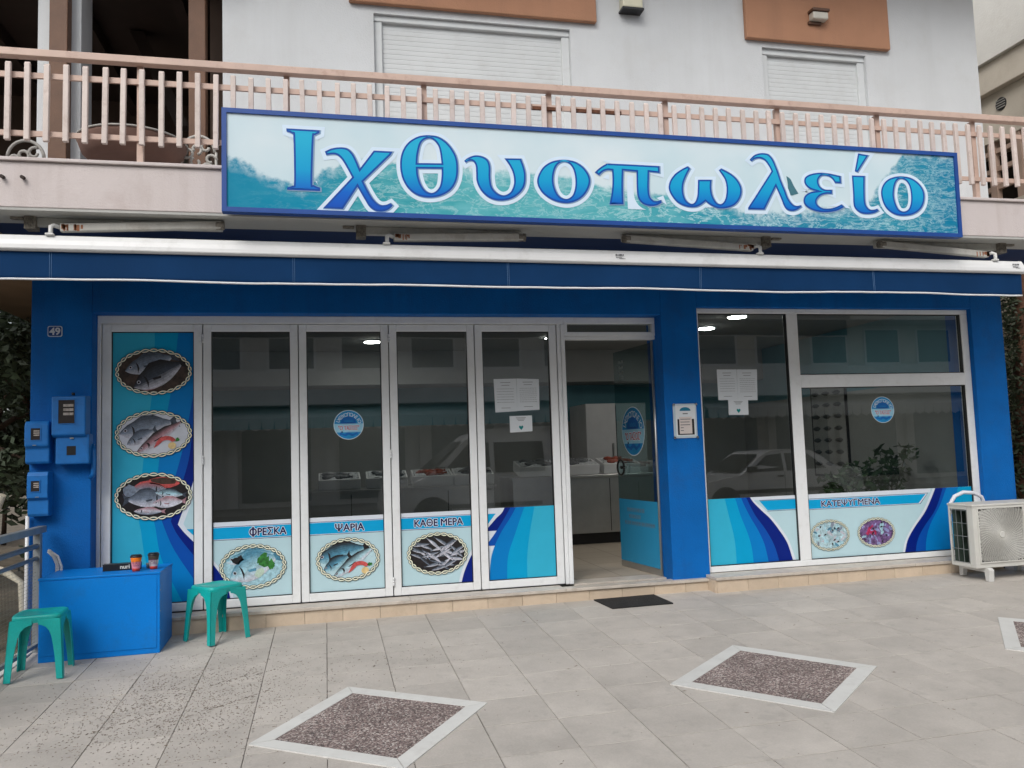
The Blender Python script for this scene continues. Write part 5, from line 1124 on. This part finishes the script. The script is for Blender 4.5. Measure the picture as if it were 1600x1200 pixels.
for k in range(1, 30):
    r = .030 + .0105 * k; pts = []
    seg = []
    for a in range(73):
        x, z = gc[0] + r * math.cos(a * PI / 36), gc[1] + r * math.sin(a * PI / 36)
        if 5.744 < x < 6.226 and .197 < z < .673: seg.append((x, Y0 - .006, z))
        else:
            if len(seg) > 1: gr.tube(seg, .0033, 4, None, False)
            seg = []
    if len(seg) > 1: gr.tube(seg, .0033, 4, None, False)
for k in range(56):
    a0 = 2 * PI * k / 56; seg = []
    for q in range(14):
        r = .03 + .31 * q / 13; a = a0 + .55 * q / 13; x, z = gc[0] + r * math.cos(a), gc[1] + r * math.sin(a)
        if 5.744 < x < 6.226 and .197 < z < .673: seg.append((x, Y0 - .003, z))
    if len(seg) > 1: gr.tube(seg, .0026, 4, None, False)
gr.build('fan_grille', ACW, ac)['kind'] = 'stuff'
mb = MB()
for q in ((5.732, 5.746, .185, .685), (6.224, 6.238, .185, .685)): mb.box(q[0], q[1], Y0 - .010, Y0 + .002, q[2], q[3])
mb.box(5.746, 6.224, Y0 - .010, Y0 + .002, .185, .198); mb.box(5.746, 6.224, Y0 - .010, Y0 + .002, .672, .685); mb.build('grille_frame', ACW, ac, bevel=.003)
MB().lathe([(.032, 0), (.032, -.006), (.026, -.010)], (gc[0], Y0 - .004, gc[1]), 20, axis='y').build('grille_hub', ACW, ac)
mb = MB()
for k in range(5): mb.box(X0 - .004, X0 - .001, Y0 + .066, Y1 - .026, .185 + k * .118, .189 + k * .118)
for k in range(4): mb.box(X0 - .0012, X0 + .002, Y0 + .07 + k * .066, Y0 + .073 + k * .066, .183, .667)
mb.build('side_wire_guard', GALV, ac)
for x in (5.79, 6.40):
    mb = MB().prism([(-.63, gz(x, -.6) + .0015), (-.585, gz(x, -.6) + .0025), (-.575, .105), (-.32, .105), (-.31, gz(x, -.3) + .005), (-.27, gz(x, -.3) + .005), (-.27, .144), (-.62, .144), (-.64, .125)][::-1], x, x + .05, 'x'); mb.build('foot', mat('white_bracket', (0.6, 0.6, 0.58), .5), ac, bevel=.004)
hz = MB().tube([(5.80, -.20, .60), (5.81, -.20, .70), (5.86, -.20, .765), (5.96, -.20, .80), (6.07, -.20, .79), (6.16, -.20, .75), (6.20, -.20, .66), (6.20, -.20, .40)], .018, 10); hz.build('pipe', mat('white_pipe_wrap', (0.66, 0.68, 0.74), .6, bump=.3), ac)

# ---------------- galvanised fence at the left
fe = thing('mesh_fence', (-2.11, -.9, gz(-2.11, -.9)), 'galvanised metal fence with wire mesh at the left edge', 'fence')
MB().box(-2.135, -2.085, -.19, -.14, -.04, .845).build('post', GALV, fe, bevel=.004); MB().box(-2.135, -2.085, -2.0, -1.95, -.1, .845).build('post', GALV, fe, bevel=.004)
MB().box(-2.14, -2.08, -2.2, -.06, .846, .895).build('handrail', GALV, fe, bevel=.006); MB().tube([(-2.11, -2.2, .745), (-2.11, -.19, .755)], .020, 10).build('middle_rail', GALV, fe); MB().tube([(-2.11, -2.2, .655), (-2.11, -.19, .665)], .016, 10).build('middle_rail', GALV, fe)
MB().box(-2.125, -2.095, -1.95, -.19, .02, .045).build('bottom_rail', GALV, fe)
mb = MB()
for k in range(70): y = -1.95 + k * .0252; mb.box(-2.1105, -2.1092, y, y + .0016, .045, .65)
for k in range(24): z = .06 + k * .0252; mb.box(-2.1092, -2.1079, -1.95, -.19, z, z + .0016)
mb.build('wire_mesh', mat('dull_wire', (0.22, 0.21, 0.17), .6, metal=.3), fe)['kind'] = 'stuff'
dp = MB().tube([(-2.235, .0, -.25), (-2.235, .0, .97)], .014, 8).build('conduit', mat('white_conduit', (0.66, 0.67, 0.68), .5), None, (-2.235, 0, -.25)); tag(dp, 'thin white conduit down the left corner of the blue wall', 'pipe')
kb = MB()
for k in range(8): kb.box(-2.24, -2.132, -.35 - .5 * k, .145 - .5 * k - .003, -.5, gz(-2.1, -.1 - .5 * k) + .006)
kb = kb.build('garden_kerb', PAVEW, bevel=.006); kb['kind'] = 'structure'

# ================================================================== VEGETATION
def leaf_cloud(mb, n, blobs, size, m=None):
    for _ in range(n):
        c, r = random.choice(blobs); d = Vector((random.gauss(0, 1), random.gauss(0, 1), random.gauss(0, 1))).normalized() * (random.random() ** .4)
        p = Vector((c[0] + d.x * r[0], c[1] + d.y * r[1], c[2] + d.z * r[2])); u = Vector((random.gauss(0, 1), random.gauss(0, 1), random.gauss(0, .7))).normalized(); w = u.cross(Vector((random.gauss(0, 1), random.gauss(0, 1), random.gauss(0, 1)))).normalized()
        s = size * random.uniform(.6, 1.3)
        mb.add([p - u * s, p + w * s * .42, p + u * s, p - w * s * .42], [(0, 1, 2), (0, 2, 3)], m)
def tree(name, base, h, blobs, n, size, label, lm, bm_, r=.09, lean=(0, 0)):
    t = thing(name, base, label, 'tree', 'trees beside the building'); bx_, by_, bz_ = base
    mb = MB(); pts = [(bx_ + lean[0] * k / 6 + .04 * math.sin(k * 1.7), by_ + lean[1] * k / 6, bz_ + h * k / 6) for k in range(7)]; mb.tube(pts, [r * (1 - .1 * k) for k in range(7)], 10)
    for c, rr_ in blobs:
        k = random.randint(2, 5); mb.tube([pts[k], tuple((Vector(pts[k]) + Vector(c)) / 2 + Vector((0, 0, .1))), c], [r * .45, r * .3, r * .12], 7)
    mb.build('trunk', bm_, t); mb = MB(); leaf_cloud(mb, n, blobs, size); mb.build('crown', lm, t); return t
def bl(cx, cy, cz, n, sx, sy, sz, r): return [((cx + random.uniform(-sx, sx), cy + random.uniform(-sy, sy), cz + random.uniform(-sz, sz)), (r * random.uniform(.7, 1.2),) * 3) for _ in range(n)]
tree('conifer_tree', (-3.5, 2.2, -.3), 3.6, bl(-3.5, 2.4, 1.75, 16, .75, 1.2, 1.25, .42), 8500, .055, 'dark evergreen tree close behind the left corner of the shop', LEAFD, BARK)
tree('conifer_tree', (-4.9, 5.2, -.2), 5.0, bl(-4.9, 5.2, 2.4, 18, 1.2, 1.5, 2.0, .7), 8000, .09, 'larger dark evergreen tree further back at the left', LEAF, BARK, .14)
tree('conifer_tree', (-3.2, 7.5, 0.0), 5.0, bl(-3.4, 7.5, 2.2, 18, 1.6, 1.0, 2.2, .8), 7000, .10, 'evergreen tree at the very back of the left garden', LEAFD, BARK, .14)
hd = thing('garden_hedge', (-4.6, 10.0, 0), 'dark hedge closing the garden at the far left', 'hedge'); mb = MB(); leaf_cloud(mb, 9000, bl(-5.2, 10, 1.7, 40, 3.8, .8, 1.7, .8), .14); mb.build('foliage', LEAFD, hd)
mb = MB()
for k in range(9): mb.tube([(-8.6 + k * .9, 10.2, -.2), (-8.6 + k * .9 + .1, 10.1, 2.2)], [.05, .02], 6)
mb.build('stems', BARK, hd)
pl = thing('leaning_pole', (-2.85, .9, -.25), 'pale pruned branch leaning behind the metal fence', 'branch')
MB().tube([(-2.60, .55, 1.12), (-2.72, .62, .86), (-2.86, .70, .62)], [.030, .040, .045], 9).build('upper_branch', mat('pale_bark', (0.50, 0.46, 0.36), .8, var=.15, vscale=12), pl); MB().tube([(-2.86, .70, .62), (-2.74, .60, .54), (-2.55, .5, .50), (-2.40, .4, .42), (-2.36, .4, -.3)], [.045, .042, .032, .026, .026], 9).build('lower_branch', MATS['pale_bark'], pl)
gb = MB().lathe([(.20, 0), (.23, .1), (.24, .5), (.25, .52), (.24, .56), (.1, .6)], (-3.05, 1.0, .02), 20).build('garden_bin', mat('green_plastic', (0.02, 0.085, 0.025), .5), None, (-3.05, 1.0, -.3)); tag(gb, 'dark green garden bin behind the fence', 'bin')
gb.data.transform(Matrix.Translation((0, 0, -.05)))
tr = thing('tree_at_right', (8.1, 1.5, -.2), 'reddish brown tree trunk with dark ivy beside the right corner', 'tree', 'trees beside the building')
MB().tube([(8.30, 1.5, -.2), (8.42, 1.5, .8), (8.50, 1.52, 1.7), (8.56, 1.5, 2.6), (8.60, 1.5, 3.6)], [.20, .17, .15, .15, .14], 14).build('trunk', BARKR, tr)
mb = MB(); leaf_cloud(mb, 3800, [((8.12 + .07 * math.sin(k * 2) + .12 * k / 6, 1.55, .2 + k * .24), (.20, .22, .20)) for k in range(13)], .035); mb.build('ivy', LEAFD, tr)
tr.name = 'ivy_tree'
mb = MB(); h2 = thing('side_hedge', (9.2, 4.2, -.2), 'dark shrubs filling the gap right of the shop', 'shrub'); leaf_cloud(mb, 6000, bl(8.6, 4.0, 1.5, 26, 1.2, .7, 1.6, .6), .09); mb.build('foliage', LEAFD, h2)
mb = MB()
for k in range(6): mb.tube([(7.6 + k * .45, 4.2, -.2), (7.6 + k * .45, 4.1, 1.8)], [.04, .015], 6)
mb.build('stems', BARK, h2)

# litter of dry needles on the pavement
mb = MB()
def speck(x, y, l, w, a):
    z = gz(x, y) + .0025; c, s = math.cos(a) * l / 2, math.sin(a) * l / 2; nx_, ny_ = -math.sin(a) * w / 2, math.cos(a) * w / 2
    P = [(x - c, y - s), (x + nx_, y + ny_), (x + c, y + s), (x - nx_, y - ny_)]
    mb.add([(px_, py_, z - .002) for px_, py_ in P] + [(x, y, z + .0012)], [(0, 3, 4), (3, 2, 4), (2, 1, 4), (1, 0, 4)])
def inlay(x, y): return any(abs(x - cx) + abs(y - cy) < .62 for cx, cy in ((.225, -2.4), (2.64, -2.36)))
for _ in range(4300):
    k = random.random()
    x = random.gauss(-.85, .42); y = random.gauss(-1.75, .52)
    if k < .10: x = random.uniform(-2.0, 5.5); y = random.uniform(-3.6, -.1)
    elif k < .16: x = random.gauss(.3, .5); y = random.gauss(-1.3, .25)
    if inlay(x, y) or x < -2.1 or y > -.02: continue
    speck(x, y, random.uniform(.004, .016) * (1.7 if random.random() < .08 else 1), random.uniform(.0012, .0030), random.gauss(.72, .4))
for k in range(26): speck(random.uniform(0, 4.5), random.uniform(-3.4, -.5), random.uniform(.02, .045), random.uniform(.006, .012), random.random() * 3)
for cx, cy in ((-.62, -1.35), (-.35, -1.2), (-.95, -1.6), (-1.15, -2.0), (-.5, -1.75), (-.75, -1.95)):
    for q in range(34): t = random.uniform(-.22, .22); speck(cx + t * .8, cy + t * .62 + random.gauss(0, .006), random.uniform(.008, .02), .004, .65)
lt = mb.build('dry_needle_litter', mat('dry_litter', (0.19, 0.16, 0.13), .9, var=.5, vscale=20)); tag(lt, 'dry pine needles and dirt scattered on the pavement', 'litter', kind='stuff')

# ================================================================== INTERIOR OF THE SHOP
o = MB().box(-1.99, 6.55, .402, 5.0, .06, .130).build('interior_floor', lined_mat('interior_floor_lines', (0.40, 0.34, 0.27), (0.2, .17, .14), .45)); o['kind'] = 'structure'
o = MB().box(-1.99, 6.55, .402, 5.0, 2.76, 2.82).build('interior_ceiling', INCEIL); o['kind'] = 'structure'
iw = struct('interior_wall'); mb = MB().box(-1.98, 6.54, 4.96, 4.99, 1.75, 2.76); mb.box(-1.985, -1.96, .402, 4.96, 1.75, 2.76); mb.box(6.515, 6.545, .402, 4.96, 1.95, 2.76); mb.build('upper_paint', INWALL, iw)
mb = MB().box(-1.98, 6.54, 4.96, 4.99, .13, 1.75); mb.box(-1.985, -1.96, .402, 4.96, .13, 1.75); mb.box(6.515, 6.545, .402, 4.96, .13, 1.95); mb.build('lower_tiling', INTILE, iw)
MB().box(-1.96, 6.51, 4.3, 4.95, 2.30, 2.758).build('bulkhead', INCEIL, iw)
for x, y, lab in ((.58, 3.27, 'round lit ceiling light seen through the third folding panel'), (4.54, 2.15, 'left of two round lit ceiling lights behind the right window'), (4.50, 1.30, 'right of two round lit ceiling lights behind the right window'), (2.75, 2.96, 'small lit ceiling spot near the entrance')):
    r = .105 if x != 2.75 else .03
    t = thing('ceiling_light', (x, y, 2.76), lab, 'light', 'round ceiling lights in the shop'); MB().lathe([(r * 1.12, 0), (r * 1.12, -.012), (r, -.014)], (x, y, 2.7595), 28).build('rim', ALU, t); MB().lathe([(r * .97, 0), (r * .95, -.004)], (x, y, 2.745), 28).build('diffuser', LAMPON, t)
def counter(x0, x1, y0, y1, z, label):
    t = thing('display_counter', ((x0 + x1) / 2, y0, .13), label, 'counter', 'stainless fish counters'); MB().box(x0, x1, y0, y1, .27, z - .03).build('body', STEEL, t, bevel=.004); MB().box(x0 - .02, x1 + .02, y0 - .03, y1 + .02, z - .03, z).build('worktop', STEEL, t, bevel=.004); MB().box(x0 + .05, x1 - .05, y0 + .06, y1 - .05, .131, .27).build('plinth', BLACK, t)
    for k in range(1, int((x1 - x0) / .7) + 1):
        x = x0 + k * (x1 - x0) / (int((x1 - x0) / .7) + 1); MB().box(x - .004, x + .004, y0 - .003, y0 + .01, .29, z - .05).build('panel_joint', ACD, t)
counter(-.30, 2.02, 3.0, 3.7, .935, 'long stainless fish counter behind the folding doors'); counter(2.25, 4.15, 3.0, 3.75, 1.00, 'stainless counter seen through the open entrance')
def crate(x, y, z, lab, fm, w=.5, d=.36, h=.13, tilt=.22):
    t = thing('fish_crate', (x, y, z), lab, 'crate', 'white fish crates on the counters'); t.rotation_euler = (tilt, 0, random.uniform(-.05, .05)); OFF[t.name] = Vector((0, 0, 0)); a, b = w / 2, d / 2
    mb = MB().box(-a, a, -b, -b + .025, 0, h); mb.box(-a, a, b - .025, b, 0, h); mb.box(-a, -a + .025, -b + .025, b - .025, 0, h); mb.box(a - .025, a, -b + .025, b - .025, 0, h); mb.box(-a + .025, a - .025, -b + .025, b - .025, 0, .02); mb.build('box', FOAM, t, bevel=.006)
    mb = MB(); n = 8; V = [(-a + .03 + (w - .06) * i / n, -b + .03 + (d - .06) * j / n, h * .75 + random.uniform(0, .05)) for j in range(n + 1) for i in range(n + 1)]; mb.add(V, [(j * (n + 1) + i, j * (n + 1) + i + 1, (j + 1) * (n + 1) + i + 1, (j + 1) * (n + 1) + i) for j in range(n) for i in range(n)], None, True); mb.build('ice', ICE, t)
    for k in range(9):
        fx, fy, fa = random.uniform(-a + .1, a - .1), random.uniform(-b + .07, b - .07), random.uniform(-.5, .5); mb = MB(); L_ = random.uniform(.14, .2)
        mb.tube([(fx + L_ * (s - .5) * math.cos(fa), fy + L_ * (s - .5) * math.sin(fa), h * .98 + .012) for s in (0, .12, .35, .65, .88, 1)], [.006, .022, .030, .022, .008, .018], 8); mb.build('fish', fm, t)
for k, (x, fm, lab) in enumerate(((.15, FISHD, 'leftmost white fish crate on the long counter'), (.72, FISHD, 'second white fish crate from the left on the long counter'), (1.28, FISHR, 'white crate of red fish on the long counter'), (1.80, FISHD, 'last white fish crate at the right end of the long counter'), (2.62, FISHD, 'left fish crate on the counter behind the entrance'), (3.18, FISHD, 'middle fish crate on the counter behind the entrance'), (3.74, FISHR, 'right crate of red fish on the counter behind the entrance'))):
    crate(x, 3.32, (.975 if x < 2.2 else 1.04), lab, fm)
t = thing('fridge', (3.95, 4.3, .13), 'white upright fridge at the back of the shop beyond the entrance', 'fridge'); MB().box(3.55, 4.45, 3.98, 4.75, .16, 1.96).build('cabinet', mat('white_appliance', (0.5, 0.51, 0.52), .4), t, bevel=.01); MB().box(3.99, 4.0, 3.974, 3.982, .2, 1.93).build('door_gap', ACD, t); MB().box(3.93, 3.95, 3.94, 3.978, .9, 1.4).build('handle', STEEL, t); MB().box(4.1, 4.2, 3.974, 3.979, 1.68, 1.72).build('badge', INK, t)
t = thing('fish_chart', (6.5, 2.7, .86), 'tall framed fish chart on the right interior wall', 'chart'); MB().box(6.49, 6.512, 2.28, 3.06, .86, 2.08).build('frame', BLACK, t); MB().box(6.486, 6.4895, 2.31, 3.03, .89, 2.05).build('sheet', mat('chart_paper', (0.30, 0.31, 0.30), .5, var=.2), t)
mb = MB()
for r_ in range(7):
    for c_ in range(3): mb.tube([(6.484, 2.38 + c_ * .24 + .16 * s, 1.96 - r_ * .155) for s in (0, .3, .7, 1)], [.006, .03, .028, .012], 6)
mb.build('printed_fish', mat('chart_ink', (0.05, 0.06, 0.06), .6, var=.4), t)
for x, y, h_, lab in ((5.55, .95, .95, 'leafy potted plant behind the lower right window'), (6.15, 1.1, 1.12, 'taller potted plant in the right corner of the window')):
    t = thing('potted_plant', (x, y, .131), lab, 'plant', 'potted plants in the shop window'); MB().lathe([(.10, 0), (.14, .22), (.15, .24), (.13, .245)], (x, y, .131), 20).build('pot', mat('terracotta_pot', (0.30, 0.13, 0.07), .8), t)
    mb = MB(); lv = MB()
    for k in range(10):
        a = random.random() * 6.3; r = random.uniform(.05, .30); top = (x + r * math.cos(a), y + r * math.sin(a) * .6, h_ * random.uniform(.72, 1.08)); mb.tube([(x, y, .36), ((x + top[0]) / 2 - .02, (y + top[1]) / 2, .36 + (top[2] - .36) * .6), top], [.008, .006, .003], 5)
        leaf_cloud(lv, 34, [(top, (.16, .13, .12))], .05)
    mb.build('stem', mat('plant_stem', (0.06, 0.07, 0.03), .7), t); lv.build('leaves', LEAFP, t)

# ================================================================== ACROSS THE STREET (seen in the glass)
GREYB = mat('grey_render', (0.70, 0.70, 0.69), .85, var=.08); BLUEG = mat('street_window', (0.06, 0.10, 0.13), .1, var=.1)
def street_building(x0, x1, h, wall, label, storeys, blue=False):
    y = -18.6; b = thing('street_building', ((x0 + x1) / 2, y, -.15), label, 'building', 'buildings across the street')
    mb = MB().box(x0, x1, y - 9, y - .3, -.7, h); zs_ = [0]; mb.build('wall_core', wall, b)
    z = 3.0
    MB().box(x0, x1, y - .3, y + .9, 2.9, 3.9).build('fascia', mat('pale_signboard', (0.74, 0.74, 0.72), .6), b)
    for s in range(storeys):
        zb_ = 3.9 + s * 3.0; MB().box(x0, x1, y - .3, y + 1.1, zb_ + 1.55, zb_ + 1.75).build('balcony_slab', wall, b); MB().box(x0, x1, y + 1.05, y + 1.1, zb_ + 1.75, zb_ + 2.6).build('balcony_parapet', wall, b)
        n = int((x1 - x0) / 2.2)
        for k in range(n):
            xa = x0 + .5 + k * (x1 - x0 - 1) / n; f_ = MB().box(xa, xa + 1.5, y - .32, y - .26, zb_ + .12, zb_ + 1.45).build('window', ALU, b); MB().box(xa + .08, xa + 1.42, y - .27, y - .25, zb_ + .2, zb_ + 1.38).build('pane', BLUEG, f_)
    n = int((x1 - x0) / 2.8)
    for k in range(n):
        xa = x0 + .3 + k * (x1 - x0 - .5) / n; MB().box(xa + .25, xa + 2.3, y - .31, y - .27, 0, 2.5).build('shop_glazing', BLUEG, b); MB().box(xa - .15, xa + .15, y - .3, y - .1, -.15, 2.9).build('pier', wall, b)
    nm = int((x1 - x0) / .35); aw = MB()
    for k in range(nm): xa = x0 + k * (x1 - x0) / nm; w = (x1 - x0) / nm; aw.prism([(xa, 2.5), (xa + .02, 2.2), (xa + w / 2, 2.12), (xa + w - .02, 2.2), (xa + w, 2.5)], y + 1.3, y + 1.32)
    aw.add([(x0, y - .3, 2.9), (x1, y - .3, 2.9), (x1, y + 1.3, 2.5), (x0, y + 1.3, 2.5)], [(0, 1, 2, 3)]); aw.build('scalloped_awning', mat('street_awning', (0.5, 0.5, 0.48), .8), b)
street_building(-40, -9, 8.6, CREAM, 'cream building across the street at the left of the reflection', 1)
street_building(-8.9, 12, 9.4, GREYB, 'grey building with scalloped awning across the street', 1)
street_building(12.1, 46, 8.2, CREAMW, 'white building across the street at the right of the reflection', 1)

def wheel(parent, x, y, z, r, w):
    wh = MB().lathe([(r * .72, -w / 2), (r * .95, -w / 2), (r, -w / 2 + .03), (r, w / 2 - .03), (r * .95, w / 2), (r * .72, w / 2)], (x, y, z), 28, TYRE, 'y').build('wheel', None, parent)
    MB().lathe([(r * .68, -w / 2 - .002), (r * .6, -w / 2 + .02), (r * .5, w / 2 - .02), (r * .68, w / 2 + .002)], (x, y, z), 20, STEEL, 'y').build('rim', None, wh)
def vehicle(name, label, x0, y0, prof, glassp, width, wheels, r, cat, wsc):
    zr = -.28; t = thing(name, (x0 + 2, y0, zr), label, cat)
    body = smooth_curve(prof, 4)
    mb = MB(); n = len(body); rings = []
    for yy, ins in ((y0, .03), (y0 - .05, 0), (y0 - width + .05, 0), (y0 - width, .03)):
        rings.append([(x0 + p[0] + (0 if ins == 0 else (ins if p[0] < 2 else -ins)), yy - (.12 if p[1] > 1.0 and yy == y0 else 0) * (p[1] - 1.0) / .5 + (.12 if p[1] > 1.0 and yy == y0 - width else 0) * (p[1] - 1.0) / .5, zr + p[1]) for p in body])
    V = [p for r_ in rings for p in r_]; F = [(i * n + k, i * n + (k + 1) % n, (i + 1) * n + (k + 1) % n, (i + 1) * n + k) for i in range(3) for k in range(n)] + [tuple(range(n - 1, -1, -1)), tuple(range(3 * n, 4 * n))]
    mb.add(V, F, None, False); mb.build('body', CARW, t)
    for g_ in glassp:
        tilt = lambda z: -.12 * (z - 1.0) / .5 if z > 1.0 else 0
        mb = MB()
        for yy, sgn in ((y0 + .006, 1), (y0 - width - .006, -1)): mb.add([(x0 + px_, yy + sgn * tilt(pz_), zr + pz_) for px_, pz_ in g_], [tuple(range(len(g_)))])
        mb.build('side_window', CARG, t)
    # windscreen across the front slope and dark wheel arches
    (ax, az), (bx_, bz_) = wsc; mb = MB(); s_ = .035
    mb.add([(x0 + ax - s_, y0 - .10, zr + az + s_), (x0 + ax - s_, y0 - width + .10, zr + az + s_), (x0 + bx_ - s_, y0 - width + .22, zr + bz_ + s_ * .6), (x0 + bx_ - s_, y0 - .22, zr + bz_ + s_ * .6)], [(0, 1, 2, 3)]); mb.build('windscreen', CARG, t)
    for wx in wheels:
        mb = MB(); mb.add([(x0 + wx + (r + .07) * math.cos(a * PI / 14), y0 + .004, zr + r + (r + .07) * math.sin(a * PI / 14)) for a in range(15)], [tuple(range(15))]); mb.build('wheel_arch', BLACK, t)
    MB().box(x0 + 2.20, x0 + 2.212, y0 + .001, y0 + .006, zr + .42, zr + .95).build('door_gap', BLACK, t); MB().box(x0 + 2.02, x0 + 2.16, y0 + .002, y0 + .03, zr + .84, zr + .875).build('door_handle', BLACK, t); MB().box(x0 + wsc[0][0] + .12, x0 + wsc[0][0] + .30, y0 + .02, y0 + .16, zr + wsc[0][1] + .02, zr + wsc[0][1] + .14).build('mirror', BLACK, t)
    for wx in wheels:
        for yy in (y0 - .10, y0 - width + .10): wheel(t, x0 + wx, yy, zr + r, r, .2)
    for yy in (y0 - .25, y0 - width + .25): MB().box(x0 - .005, x0 + .06, yy - .14, yy + .14, zr + .58, zr + .74).build('headlight', mat('lamp_glass', (0.5, 0.5, 0.5), .1), t)
    MB().box(x0 - .03, x0 + .05, y0 - width + .1, y0 - .1, zr + .28, zr + .5).build('bumper', BLACK, t); MB().box(x0 + .9, x0 + 3.2, y0 + .002, y0 + .03, zr + .5, zr + .58).build('trim', BLACK, t)
vehicle('parked_car', 'white saloon car parked at the kerb, mirrored in the right window', 7.75, -9.35,
        [(0, .35), (.02, .62), (.15, .74), (.9, .88), (1.15, .93), (1.75, 1.36), (2.1, 1.42), (2.9, 1.41), (3.55, 1.02), (4.1, .98), (4.2, .7), (4.18, .35), (3.6, .25), (.6, .25)],
        [[(1.33, .96), (1.80, 1.32), (2.18, 1.36), (2.18, .97)], [(2.26, .97), (2.26, 1.36), (2.82, 1.34), (3.25, 1.0)]], 1.65, (.75, 3.35), .3, 'car', ((1.15, .95), (1.72, 1.33)))
vehicle('parked_van', 'white van parked at the kerb, mirrored in the folding doors', 1.1, -8.95,
        [(0, .35), (.02, .85), (.2, 1.0), (.85, 1.16), (1.65, 1.85), (1.95, 2.02), (2.6, 2.1), (4.9, 2.08), (5.0, 1.9), (5.02, .4), (4.6, .3), (.5, .3)],
        [[(1.15, 1.2), (1.72, 1.78), (2.15, 1.80), (2.15, 1.18)], [(2.25, 1.18), (2.25, 1.80), (3.3, 1.80), (3.3, 1.18)]], 1.9, (.95, 4.0), .34, 'van', ((.9, 1.2), (1.62, 1.82)))

# ================================================================== NEIGHBOUR AT THE RIGHT
nb_ = thing('neighbour_building', (9.0, 2.5, -.3), 'cream stucco neighbouring building at the upper right', 'building')
MB().box(8.50, 12, -2.0, 9.0, 6.215, 11).build('top_wall', CREAMW, nb_); MB().box(8.56, 12, -2.0, 9.0, 5.83, 6.213).build('band', CREAM, nb_, bevel=.01)
MB().box(8.66, 12, -2.0, 9.0, 5.20, 5.829).build('middle_wall', CREAM, nb_); MB().box(8.66, 12, -2.0, 9.0, -.6, 4.35).build('lower_wall', CREAM, nb_)
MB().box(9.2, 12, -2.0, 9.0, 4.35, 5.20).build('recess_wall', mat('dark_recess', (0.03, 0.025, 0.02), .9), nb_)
PNK = mat('pinkish_block', (0.46, 0.33, 0.26), .85, var=.1)
for k in range(26):
    y = -1.9 + k * .42; MB().box(8.67, 8.75, y, y + .10, 4.35, 5.20).build('screen_post', PNK, nb_)
for z in (4.56, 4.80, 5.04): MB().box(8.69, 8.74, -1.9, 9.0, z, z + .06).build('screen_rail', PNK, nb_)
MB().lathe([(.10, 0), (.10, -.05), (.085, -.06)], (0, 0, 0), 20, axis='y').build('tmp', None)
bpy.data.objects.remove(bpy.data.objects['tmp'])
mb = MB().tube([(8.65, 1.69, 5.64), (8.668, 1.69, 5.64)], .085, 20, ACD); mb.build('vent_hole', None, nb_)
mb = MB()
for k in range(4): mb.box(8.640, 8.650, 1.62, 1.76, 5.585 + k * .033, 5.597 + k * .033)
mb.build('vent_grille', mat('grey_grille', (0.3, 0.29, 0.27), .6), nb_)
